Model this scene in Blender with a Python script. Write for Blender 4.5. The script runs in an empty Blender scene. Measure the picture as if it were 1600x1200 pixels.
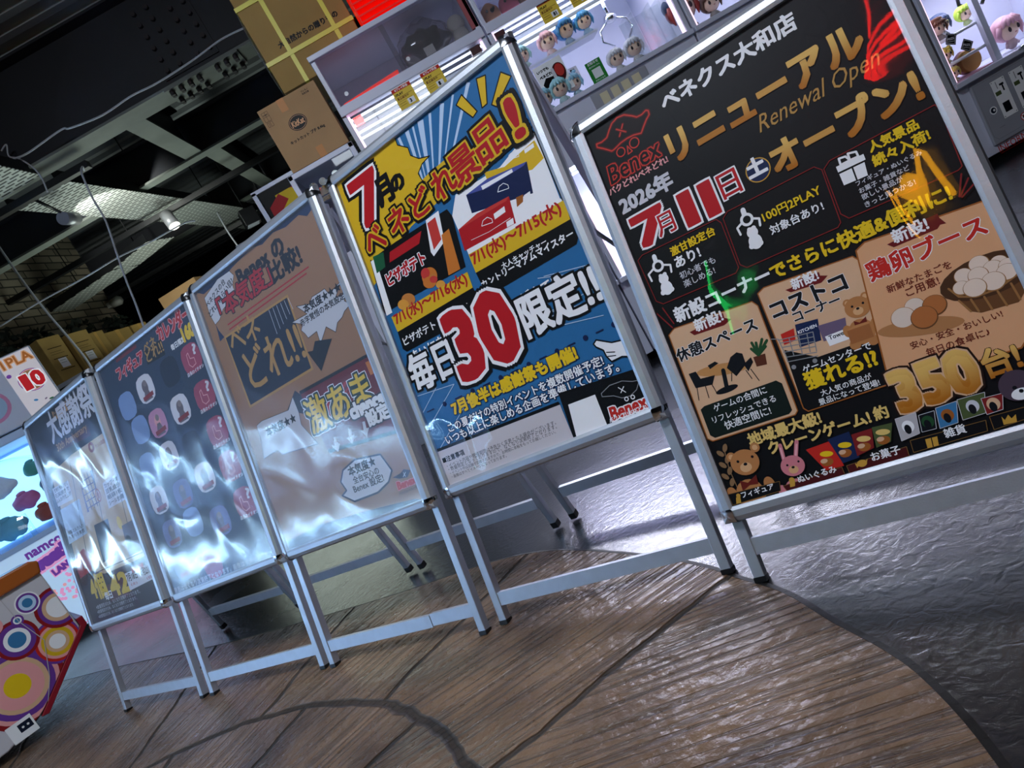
import bpy, bmesh, math, random
from mathutils import Vector, Matrix, noise
from mathutils.geometry import tessellate_polygon
random.seed(7)
S=bpy.context.scene; C=S.collection
R=math.radians
# light levels
LA1=15
LA3=72
LA4=40
LEDP=1.6
LEDBP=5
NEON=6
SP1=70
SP2=25
DECKU=4
DECKL=9
DECKB=3
# ------------------------------------------------------------------ camera
PITCH,ROLL,HC,FPX=-0.1354936,-0.5214680,0.7402142,1121.0933
fw=Vector((0,math.cos(PITCH),math.sin(PITCH))); rt=Vector((1,0,0)); up0=rt.cross(fw)
cr,sr=math.cos(ROLL),math.sin(ROLL)
cx_=rt*cr+up0*sr; cy_=up0*cr-rt*sr
cam_d=bpy.data.cameras.new('camera'); cam=bpy.data.objects.new('camera',cam_d); C.objects.link(cam)
M=Matrix((cx_,cy_,-fw)).transposed().to_4x4(); M.translation=(0,0,HC); cam.matrix_world=M
cam_d.sensor_width=36; cam_d.sensor_fit='HORIZONTAL'; cam_d.lens=FPX/1600*36; cam_d.clip_start=.02; cam_d.clip_end=60
S.camera=cam
# ------------------------------------------------------------------ world, exposure, main lights
w=bpy.data.worlds.new('world'); S.world=w; w.use_nodes=True
w.node_tree.nodes['Background'].inputs[0].default_value=(.45,.55,.8,1); w.node_tree.nodes['Background'].inputs[1].default_value=.012
S.view_settings.view_transform='Standard'; S.view_settings.look='None'; S.view_settings.gamma=1; S.view_settings.use_curve_mapping=False
S.view_settings.exposure=0.22
def area(name,loc,tgt,sx,sy,power,col):
    l=bpy.data.lights.new(name,'AREA'); l.shape='RECTANGLE'; l.size=sx; l.size_y=sy; l.energy=power; l.color=col
    o=bpy.data.objects.new(name,l); C.objects.link(o); o.location=loc
    o.rotation_euler=(Vector(tgt)-Vector(loc)).to_track_quat('-Z','Y').to_euler(); return o
def spot(name,loc,tgt,power,col,ang=60,blend=.5,rad=.03):
    l=bpy.data.lights.new(name,'SPOT'); l.energy=power; l.color=col; l.spot_size=R(ang); l.spot_blend=blend; l.shadow_soft_size=rad
    o=bpy.data.objects.new(name,l); C.objects.link(o); o.location=loc
    o.rotation_euler=(Vector(tgt)-Vector(loc)).to_track_quat('-Z','Y').to_euler(); return o
# added fill lights without fixtures, to brighten the stands, floor and beams
area('aisle_fill',(.2,-2.7,3.25),(-.3,1.7,.6),1.6,.4,LA1,(.80,.88,1))
area('near_aisle_fill',(-.9,.2,3.4),(-1.0,1.3,.0),.8,.5,LA3,(.80,.88,1))
area('beam_upfill',(-2.4,7.4,1.0),(-2.0,6.6,3.4),1.5,2.5,LA4,(.8,.95,.85))  # added low uplight that brightens the ceiling beams
# ------------------------------------------------------------------ helpers
def lin(h):
    v=[int(h[i:i+2],16)/255 for i in (0,2,4)]
    return tuple(c/12.92 if c<=.04045 else ((c+.055)/1.055)**2.4 for c in v)
MATS={}
def mat(name,hexc,rough=.5,metal=0.,bump=0.,bscale=60.,var=0.,vscale=8.,emit=0.,alpha=1.):
    if name in MATS: return MATS[name]
    m=bpy.data.materials.new(name); m.use_nodes=True; nt=m.node_tree; b=nt.nodes['Principled BSDF']
    c=lin(hexc) if isinstance(hexc,str) else hexc
    b.inputs['Base Color'].default_value=(*c,1); b.inputs['Roughness'].default_value=rough; b.inputs['Metallic'].default_value=metal
    tc=nt.nodes.new('ShaderNodeTexCoord')
    if var:
        n=nt.nodes.new('ShaderNodeTexNoise'); n.inputs['Scale'].default_value=vscale; n.inputs['Detail'].default_value=5
        nt.links.new(tc.outputs['Object'],n.inputs['Vector'])
        rp=nt.nodes.new('ShaderNodeValToRGB'); rp.color_ramp.elements[0].color=(*[x*(1-var) for x in c],1); rp.color_ramp.elements[1].color=(*[min(1,x*(1+var)) for x in c],1)
        rp.color_ramp.elements[0].position=.3; rp.color_ramp.elements[1].position=.7
        nt.links.new(n.outputs['Fac'],rp.inputs['Fac']); nt.links.new(rp.outputs['Color'],b.inputs['Base Color'])
    if bump:
        n=nt.nodes.new('ShaderNodeTexNoise'); n.inputs['Scale'].default_value=bscale; n.inputs['Detail'].default_value=4
        nt.links.new(tc.outputs['Object'],n.inputs['Vector'])
        bp=nt.nodes.new('ShaderNodeBump'); bp.inputs['Strength'].default_value=bump; bp.inputs['Distance'].default_value=.004
        nt.links.new(n.outputs['Fac'],bp.inputs['Height']); nt.links.new(bp.outputs['Normal'],b.inputs['Normal'])
    if emit:
        b.inputs['Emission Color'].default_value=(*c,1); b.inputs['Emission Strength'].default_value=emit
    MATS[name]=m; return m
def clear(name,tint=(1,1,1),rough=.03,ior=1.45,base=0.,basecol=(1,1,1),boost=1.):
    m=bpy.data.materials.new(name); m.use_nodes=True; nt=m.node_tree; nt.nodes.remove(nt.nodes['Principled BSDF']); out=nt.nodes['Material Output']
    t=nt.nodes.new('ShaderNodeBsdfTransparent'); t.inputs[0].default_value=(*tint,1)
    g=nt.nodes.new('ShaderNodeBsdfGlossy'); g.inputs['Roughness'].default_value=rough
    lw=nt.nodes.new('ShaderNodeLayerWeight'); pw=nt.nodes.new('ShaderNodeMath'); pw.operation='POWER'; nt.links.new(lw.outputs['Facing'],pw.inputs[0]); pw.inputs[1].default_value=4.5
    f0=((ior-1)/(ior+1))**2*boost; ma=nt.nodes.new('ShaderNodeMath'); ma.operation='MULTIPLY_ADD'; ma.use_clamp=True; nt.links.new(pw.outputs[0],ma.inputs[0]); ma.inputs[1].default_value=1-f0; ma.inputs[2].default_value=f0; fac=ma.outputs[0]
    src=t.outputs[0]
    if base:
        d=nt.nodes.new('ShaderNodeBsdfDiffuse'); d.inputs[0].default_value=(*basecol,1)
        x=nt.nodes.new('ShaderNodeMixShader'); x.inputs[0].default_value=base; nt.links.new(src,x.inputs[1]); nt.links.new(d.outputs[0],x.inputs[2]); src=x.outputs[0]
    x=nt.nodes.new('ShaderNodeMixShader'); nt.links.new(fac,x.inputs[0]); nt.links.new(src,x.inputs[1]); nt.links.new(g.outputs[0],x.inputs[2])
    nt.links.new(x.outputs[0],out.inputs[0]); MATS[name]=m; return m
def printed(lit=0):
    m=bpy.data.materials.new('backlit_print' if lit else 'printed_paper'); m.use_nodes=True; nt=m.node_tree; b=nt.nodes['Principled BSDF']
    a=nt.nodes.new('ShaderNodeAttribute'); a.attribute_name='Col'; nt.links.new(a.outputs['Color'],b.inputs['Base Color']); b.inputs['Roughness'].default_value=.45; b.inputs['Specular IOR Level'].default_value=.15
    if lit: nt.links.new(a.outputs['Color'],b.inputs['Emission Color']); b.inputs['Emission Strength'].default_value=lit
    return m
PRINT=printed(); BACKLIT=printed(.45)
ALU=mat('brushed_aluminium','bcc0c8',.47,.8,bump=.08,bscale=300,var=.05,vscale=30)
CHROME=mat('chrome_cap','d8dade',.12,1.)
BLKP=mat('black_plastic','101114',.35)
WHITE=mat('white_enamel','cdd0e2',.32,var=.03)
GREY=mat('grey_panel','9a9ca6',.4,var=.04)
DARKM=mat('dark_metal','17181b',.55,.2,var=.3,vscale=5)
GLASS=clear('clear_glass',(.97,.985,.98),.02,1.45)
ACRYL=clear('clear_acrylic',(.95,.97,.97),.04,1.5,boost=1.4)
COVER=clear('clear_plastic_cover',(.98,.98,.99),.025,1.5,base=.003,basecol=(.7,.8,1),boost=1.3)
VEIL=clear('veil_painted_cover',(.95,.96,.98),.14,1.5,base=.085,basecol=(.55,.72,1),boost=2.8)  # bluish diffuse share painted in for the reflected veil of light
SMOKE=clear('smoky_acrylic',(.82,.82,.84),.06,1.5,base=.07,basecol=(.5,.48,.5))
BAG=clear('clear_bag',(.9,.9,.92),.12,1.5,base=.05,basecol=(.8,.8,.85),boost=2.)
LED=mat('white_led',(.78,.88,1.),.5,emit=LEDP)
LEDP_=mat('pink_white_led',(1.,.72,.9),.5,emit=LEDP*.7)
LEDB=mat('blue_white_led',(.42,.7,1.),.5,emit=LEDBP)
CARD=mat('brown_cardboard','a8835a',.75,bump=.1,bscale=120,var=.08,vscale=6)
CARD2=mat('olive_cardboard','9a7c42',.75,bump=.1,bscale=120,var=.1,vscale=6)
def link(name,me,m,parent=None,mw=None):
    o=bpy.data.objects.new(name,me); C.objects.link(o)
    for x in (m if isinstance(m,(list,tuple)) else [m]): me.materials.append(x)
    if parent is not None: o.parent=parent
    if mw is not None: o.matrix_local=mw
    return o
def tag(o,label,cat,group=None):
    o['label']=label; o['category']=cat
    if group: o['group']=group
    return o
def thing(name,label,cat,loc=(0,0,0),rz=0,group=None):
    o=bpy.data.objects.new(name,None); o.empty_display_size=.05; C.objects.link(o); o.location=loc; o.rotation_euler=(0,0,rz); return tag(o,label,cat,group)
def structure(o): o['kind']='structure'; return o
class MB:
    def __init__(s): s.b=bmesh.new()
    def box(s,x0,x1,y0,y1,z0,z1,f=None,mi=0):
        vs=[Vector((x,y,z)) for z in (z0,z1) for y in (y0,y1) for x in (x0,x1)]
        if f: vs=[f(v) for v in vs]
        v=[s.b.verts.new(p) for p in vs]
        for q in ((0,2,3,1),(4,5,7,6),(0,1,5,4),(2,6,7,3),(0,4,6,2),(1,3,7,5)):
            fc=s.b.faces.new([v[i] for i in q]); fc.material_index=mi
        return s
    def poly(s,pts,y0,y1,axis='Y',mi=0):
        mk={'Y':lambda a,b,d:(a,d,b),'Z':lambda a,b,d:(a,b,d),'X':lambda a,b,d:(d,a,b)}[axis]
        A=[s.b.verts.new(mk(a,b,y0)) for a,b in pts]; B=[s.b.verts.new(mk(a,b,y1)) for a,b in pts]; n=len(pts)
        for i in range(n): s.b.faces.new((A[i],A[(i+1)%n],B[(i+1)%n],B[i])).material_index=mi
        s.b.faces.new(A[::-1]).material_index=mi; s.b.faces.new(B).material_index=mi; return s
    def tube(s,pts,r,n=8,cap=True,mi=0,f=None):
        pts=[Vector(p) for p in pts]; rings=[]; prev=None
        for i,p in enumerate(pts):
            d=(pts[min(i+1,len(pts)-1)]-pts[max(i-1,0)]).normalized()
            a=prev if prev is not None else (Vector((0,0,1)) if abs(d.z)<.9 else Vector((1,0,0)))
            u=(a-d*a.dot(d)).normalized(); v=d.cross(u); prev=u
            rr=r[i] if isinstance(r,(list,tuple)) else r
            rings.append([s.b.verts.new((f(p+u*rr*math.cos(t)+v*rr*math.sin(t)) if f else p+u*rr*math.cos(t)+v*rr*math.sin(t))) for t in [2*math.pi*k/n for k in range(n)]])
        for A,B in zip(rings,rings[1:]):
            for k in range(n):
                fc=s.b.faces.new((A[k],A[(k+1)%n],B[(k+1)%n],B[k])); fc.smooth=n>5; fc.material_index=mi
        if cap: s.b.faces.new(rings[0][::-1]).material_index=mi; s.b.faces.new(rings[-1]).material_index=mi
        return s
    def ball(s,c,rx,ry=None,rz=None,seg=18,f=None,mi=0):
        ry=ry or rx; rz=rz or rx
        r=bmesh.ops.create_uvsphere(s.b,u_segments=seg,v_segments=seg//2+2,radius=1)
        fs=set()
        for v in r['verts']:
            p=Vector((v.co.x*rx,v.co.y*ry,v.co.z*rz))
            if f: p=f(p)
            v.co=p+Vector(c)
            for x in v.link_faces: fs.add(x)
        for x in fs: x.smooth=True; x.material_index=mi
        return s
    def quad(s,p,mi=0): s.b.faces.new([s.b.verts.new(q) for q in p]).material_index=mi; return s
    def make(s,name,m,parent=None,mw=None,bev=0,loc=None):
        bmesh.ops.recalc_face_normals(s.b,faces=s.b.faces)
        me=bpy.data.meshes.new(name); s.b.to_mesh(me); s.b.free()
        o=link(name,me,m,parent,mw)
        if loc is not None: o.location=loc
        if bev:
            md=o.modifiers.new('edge','BEVEL'); md.width=bev; md.segments=2; md.limit_method='ANGLE'
        return o
def dup(root,loc,rz,label,group=None):
    r=root.copy(); C.objects.link(r); r.location=loc; r.rotation_euler=(0,0,rz); r['label']=label
    if group: r['group']=group
    for ch in list(root.children):
        c=ch.copy(); C.objects.link(c); c.parent=r
        for g in ch.children:
            d=g.copy(); C.objects.link(d); d.parent=c
    return r
# ------------------------------------------------------------------ flat printing (posters, cards, lettering): items in millimetres, y downwards
HEX=dict(w='f2f2f4',k='08080a',lg='cdcdd4',pk='e8a0a0',nd='5a0d0c',ne='c8352a',dr='120305',rd='b8161f',rd2='b01820',rd3='c43a34',rd4='6d1016',rdd='8c1c22',re='c3281f',rb='7e1f20',rbd='4a1316',rib='6a1418',
 au='c88a2c',go='b98d4a',gd='c9993c',br='23120a',br2='6a2418',br3='1e1512',br4='15110f',ye='e8c21c',ye2='d8b022',nv='16264e',nv2='14204a',nv3='4b549c',nv4='141c30',nk='0d1018',dk='0b0c10',cr='d9b08c',cr2='dca579',co='8a3a20',
 wd='c08a52',pot='5a2c1c',gr='1f4a2a',gr2='4c5a34',gr3='1c5a3a',dg='101c18',dg2='12321e',gy='8a8c90',gy2='b8b4b8',pl='6c5c78',or_='9c5a24',or2='c8742c',org='b85a24',be='b57a48',mz='d8a878',bw='6a2018',box='a06438',box2='c08450',
 pkb='cf7c86',pk2='e8a8b0',sk='3a78a8',ct='4a3c4a',eg='e0cdbd',eg2='e8d2c0',eb='b06a38',bk='6a4426',bk2='4a2e1a',bk3='9a6c3e',sh='b07a4c',wr='8a6a4a',bd='7a5a30',gl='e0c070',ch='c07a3a',ch2='d8983c',pw='c9c3c8',wb='b9cfe8',lw='e0dde4',lb='7f9ac8',lb2='c2d2e6',pu='6a6a98',pub='5a4468',ind='1c2434',sil='6c5f66',sil2='8a7a78',pkp='c88aa8',rdp='a4405a',bg='d3b48c',
 blue='2a6a9e',tan='a07652',slate='29374e',night='120f14',card='e8c84a',green='2f8a3a',pink='e79ac0',white='dcdde2',orange='cf6a1c',ppl='6a3a92',lbl='bcd6f0',gold='d8b038',skyb='b9d4ec')
PAL={k.replace('or_','or'):lin(v) for k,v in HEX.items()}
TXT={}
def prep(strings):
    obs=[]
    for s in strings:
        if s in TXT: continue
        c=bpy.data.curves.new('t','FONT'); c.body=s; c.resolution_u=2; c.fill_mode='FRONT'
        o=bpy.data.objects.new('t',c); C.objects.link(o); obs.append((s,o)); TXT[s]=None
    dg=bpy.context.evaluated_depsgraph_get()
    for s,o in obs:
        m=bpy.data.meshes.new_from_object(o.evaluated_get(dg)); vs=[(v.co.x,v.co.y) for v in m.vertices]
        x0=min(v[0] for v in vs); x1=max(v[0] for v in vs); y0=min(v[1] for v in vs); y1=max(v[1] for v in vs)
        TXT[s]=([(x-x0,y-y0) for x,y in vs],[tuple(p.vertices) for p in m.polygons],x1-x0,y1-y0); bpy.data.meshes.remove(m)
    for s,o in obs:
        c=o.data; bpy.data.objects.remove(o); bpy.data.curves.remove(c)
class Print:
    def __init__(s): s.v=[];s.f=[];s.c=[];s.n=1
    def add(s,vs,fs,col):
        b=len(s.v); z=s.n*.003
        s.n+=1; s.v+=[(x,-y,z) for x,y in vs]
        for f in fs: s.f.append([b+i for i in f]); s.c.append([col[i] for i in f] if isinstance(col,list) else [col]*len(f))
    def item(s,t):
        k=t[0]; s.n+=1
        if k=='P':
            pts=t[2]; tri=tessellate_polygon([[Vector((x,y,0)) for x,y in pts]]); s.add(pts,[tuple(q) for q in tri],PAL[t[1]])
        elif k=='E':
            _,c,x,y,rx,ry,rot=t; a=R(rot); n=24
            s.add([(x+rx*math.cos(q)*math.cos(a)-ry*math.sin(q)*math.sin(a),y+rx*math.cos(q)*math.sin(a)+ry*math.sin(q)*math.cos(a)) for q in [2*math.pi*i/n for i in range(n)]],[tuple(range(n))],PAL[c])
        elif k=='L':
            _,c,wd,pts,cl=t; n=len(pts); h=wd/2
            for i in range(n if cl else n-1):
                a=Vector(pts[i]);b=Vector(pts[(i+1)%n]);d=b-a
                if d.length<1e-6: continue
                d.normalize(); nn=Vector((-d.y,d.x))*h
                s.add([tuple(a-nn),tuple(b-nn),tuple(b+nn),tuple(a+nn)],[(0,1,2,3)],PAL[c])
            if wd>1.5:
                for p in pts: s.add([(p[0]+h*math.cos(q),p[1]+h*math.sin(q)) for q in [math.pi*j/4 for j in range(8)]],[tuple(range(8))],PAL[c])
        elif k=='T':
            _,tx,c,x,y,wd,hh,rot,kk,bold,outl,sh=t
            vs,fs,w0,h0=TXT[tx]; sx=wd/w0; sy=(hh/h0) if hh else sx*kk; a=R(rot); em=min(sx,sy)
            base=[(p*sx+sh*q*sy,q*sy) for p,q in vs]
            P=lambda dx,dy:[(x+(p+dx)*math.cos(a)-(q+dy)*math.sin(a),y-((p+dx)*math.sin(a)+(q+dy)*math.cos(a))) for p,q in base]
            def ring(r,col):
                s.add(P(0,0),fs,col)
                if r>0:
                    q=r*em
                    for dx,dy in ((1,0),(-1,0),(0,1),(0,-1),(.92,.92),(-.92,.92),(.92,-.92),(-.92,-.92))+(((.95,.45),(.95,-.45),(-.95,.45),(-.95,-.45),(.45,.95),(-.45,.95),(.45,-.95),(-.45,-.95)) if q>3.5 else ()): s.add(P(q*dx,q*dy),fs,col)
                s.n+=1
            for r,oc in sorted(outl,key=lambda q:-q[0]): ring(r,PAL[oc])
            if c=='au':
                A,B,D=PAL['au'],lin('e6bb66'),lin('b06a18'); H=h0*sy
                def g(q):
                    u=q/H; return tuple(D[i]+(B[i]-D[i])*min(1,max(0,u*1.15-.1)) for i in range(3))
                col=[g(q) for p,q in base]
            else: col=PAL[c]
            ring(bold,col)
    def make(s,name,parent=None,mw=None,m=None):
        me=bpy.data.meshes.new(name); me.from_pydata([(x/1000,y/1000,z/1000) for x,y,z in s.v],[],s.f)
        at=me.color_attributes.new('Col','FLOAT_COLOR','CORNER'); flat=[]
        for p in s.c:
            for c in p: flat+=[c[0],c[1],c[2],1.]
        at.data.foreach_set('color',flat)
        return link(name,me,m or PRINT,parent,mw)
def printing(items,name,parent=None,mw=None,m=None):
    prep([t[1] for t in items if t[0]=='T']); p=Print()
    for t in items: p.item(t)
    return p.make(name,parent,mw,m)
def RECT(c,x0,y0,x1,y1): return ('P',c,[[x0,y0],[x1,y0],[x1,y1],[x0,y1]])
def TX(t,c,x,y,w,h=0,b=.02,rot=0,k=1,o=(),sh=0): return ('T',t,c,x,y,w,h,rot,k,b,list(o),sh)
def face(x,y,z,dirn='-Y'):
    # frame with u right, v up, normal towards dirn; origin at the top left of the print
    m={'-Y':((1,0,0),(0,0,1),(0,-1,0)),'+X':((0,1,0),(0,0,1),(1,0,0)),'-X':((0,-1,0),(0,0,1),(-1,0,0))}[dirn]
    r=Matrix((Vector(m[0]),Vector(m[1]),Vector(m[2]))).transposed().to_4x4(); r.translation=(x,y,z); return r

# ------------------------------------------------------------------ poster artwork
P1=[
('P','br3',[[13.2,5.5],[563.9,13.1],[574,201.8],[41.2,167.9]]),
('P','wd',[[240.4,13.5],[403.8,17.9],[395.7,50.5],[239.3,49.7]]),
('T','本格焼き','k',247.7,40.5,142.6,0,0,1,0.02,[],0),
('T','大感謝祭','lw',168.7,122.8,394.4,0,0,1.3,0.03,[],0),
('P','rbd',[[179.5,130.7],[473.8,149.2],[473.4,184.4],[192.2,163.5]]),
('T','30th Anniversary','wd',185.7,168,275.4,0,0,1,0.01,[],0),
('P','bg',[[280.7,201],[574,202.8],[574,660.9],[257.4,671.3],[125.3,627.7],[190.3,396],[62.6,216.8]]),
('P','bg',[[62.6,216.8],[242.4,223.4],[135.9,576.2],[20.8,643.7],[45.5,485.5]]),
('T','0','rdd',425.8,238.6,41,34,0,1,0.05,[],0),
('T','トランス脂肪酸','rdd',463.3,236.4,107.3,0,0,1,0.01,[],0),
('P','pub',[[278.5,287.3],[396.4,294.3],[370.7,423.1],[255.8,424.6]]),
('P','ind',[[270.7,479.3],[390.4,481.9],[364.3,615],[247.7,621.2]]),
('T','■■■■','bg',275.8,310.3,100.1,0,0,1,0,[],0),
('T','■■■■','bg',275.1,335,100.3,0,0,1,0,[],0),
('T','■■■■','bg',274.5,359.8,100.5,0,0,1,0,[],0),
('T','■■■■','bg',273.8,384.6,100.7,0,0,1,0,[],0),
('T','■■■■','bg',273.2,409.5,100.9,0,0,1,0,[],0),
('T','■■■■','bg',272.5,434.6,101.1,0,0,1,0,[],0),
('P','lw',[[438.6,358.2],[574,353.3],[574,452.4],[421.9,452.1]]),
('T','カップ一杯','k',443.8,379.7,112.9,17,0,1,0.02,[],0),
('T','豆乳成分','k',442,401.1,114.6,17,0,1,0.02,[],0),
('T','紙袋1枚','k',440.1,422.6,116.3,17,0,1,0.02,[],0),
('T','シール全5種','k',438.3,444.2,118,17,0,1,0.02,[],0),
('P','lw',[[36.8,270.9],[188.6,276.1],[181.1,350.8],[36.6,345.6]]),
('T','生地を発酵させて','k',46.6,291.2,129.6,17,0,1,0.02,[],0),
('T','石窯焼きで','k',41.6,312.2,135,17,0,1,0.02,[],0),
('T','ふんわり仕上げ','k',36.6,333.4,140.5,17,0,1,0.02,[],0),
('P','lb2',[[44.8,360.8],[227.4,362.4],[201.2,493.6],[24,498.8]]),
('T','特製ミルク入り','k',45.1,466,142.3,15,0,1,0.02,[],0),
('T','もちもち食感','k',42,484.7,142.7,15,0,1,0.02,[],0),
('E','org',379.2,388,20,26,0),
('E','bg',379.2,388,14,20,0),
('E','org',379.2,388,9,14,0),
('E','org',380.2,586.1,20,26,0),
('E','bg',380.2,586.1,14,20,0),
('E','org',380.2,586.1,9,14,0),
('E','org',161.5,599.3,20,26,0),
('E','bg',161.5,599.3,14,20,0),
('E','org',161.5,599.3,9,14,0),
('E','ye',464.2,515.6,18,24,0),
('P','sil',[[471.6,529.7],[567.9,527.6],[550.1,637.4],[452.3,641.8]]),
('E','k',488.4,591.2,18,24,0),
('P','rd2',[[39.6,556.3],[125.6,538.5],[176,575.7],[134,629.4],[24,639.7],[19.4,606.8]]),
('E','lw',93.6,598.9,12,16,0),
('L','br3',3,[[250.5,225.7],[135.9,576.2]],0),
('L','br3',3,[[407,268.9],[313.4,621.6]],0),
('L','br3',3,[[574,224.7],[516.4,540]],0),
('L','br3',3,[[20.8,643.7],[574,646.7]],0),
('P','br4',[[29.2,659.1],[574,664.5],[574,826],[1,826]]),
('P','rbd',[[194.7,703.7],[373.2,702.4],[361.3,769.4],[204.1,768]]),
('T','4個','ye',75,741.7,131.1,0,0,1.1,0.04,[],0),
('T','42','ye',239,751.8,143.9,70,0,1,0.05,[],0),
('T','毎日','w',173,756.6,59.8,0,0,1,0.03,[],0),
('P','lw',[[378.2,690.5],[574,691.4],[574,746.3],[377,754.9]]),
('T','開催期間','re',436,701.1,90.8,0,0,1,0.04,[],0),
('T','7月18日〜8月23日','k',383.4,723.7,186.4,28,0,1,0.03,[],0),
('T','(土)        (日)','re',397.8,742.2,172.4,11,0,1,0.02,[],0),
('T','※数量限定のため、なくなり次第終了となります。','lg',72.7,776.2,370,0,0,1,0,[],0),
('T','※数量限定のため、なくなり次第終了となります。','lg',69.5,793.6,336.4,0,0,1,0,[],0),
('T','※数量限定のため、なくなり次第終了となります。','lg',66.3,811.1,302.2,0,0,1,0,[],0)]
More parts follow.
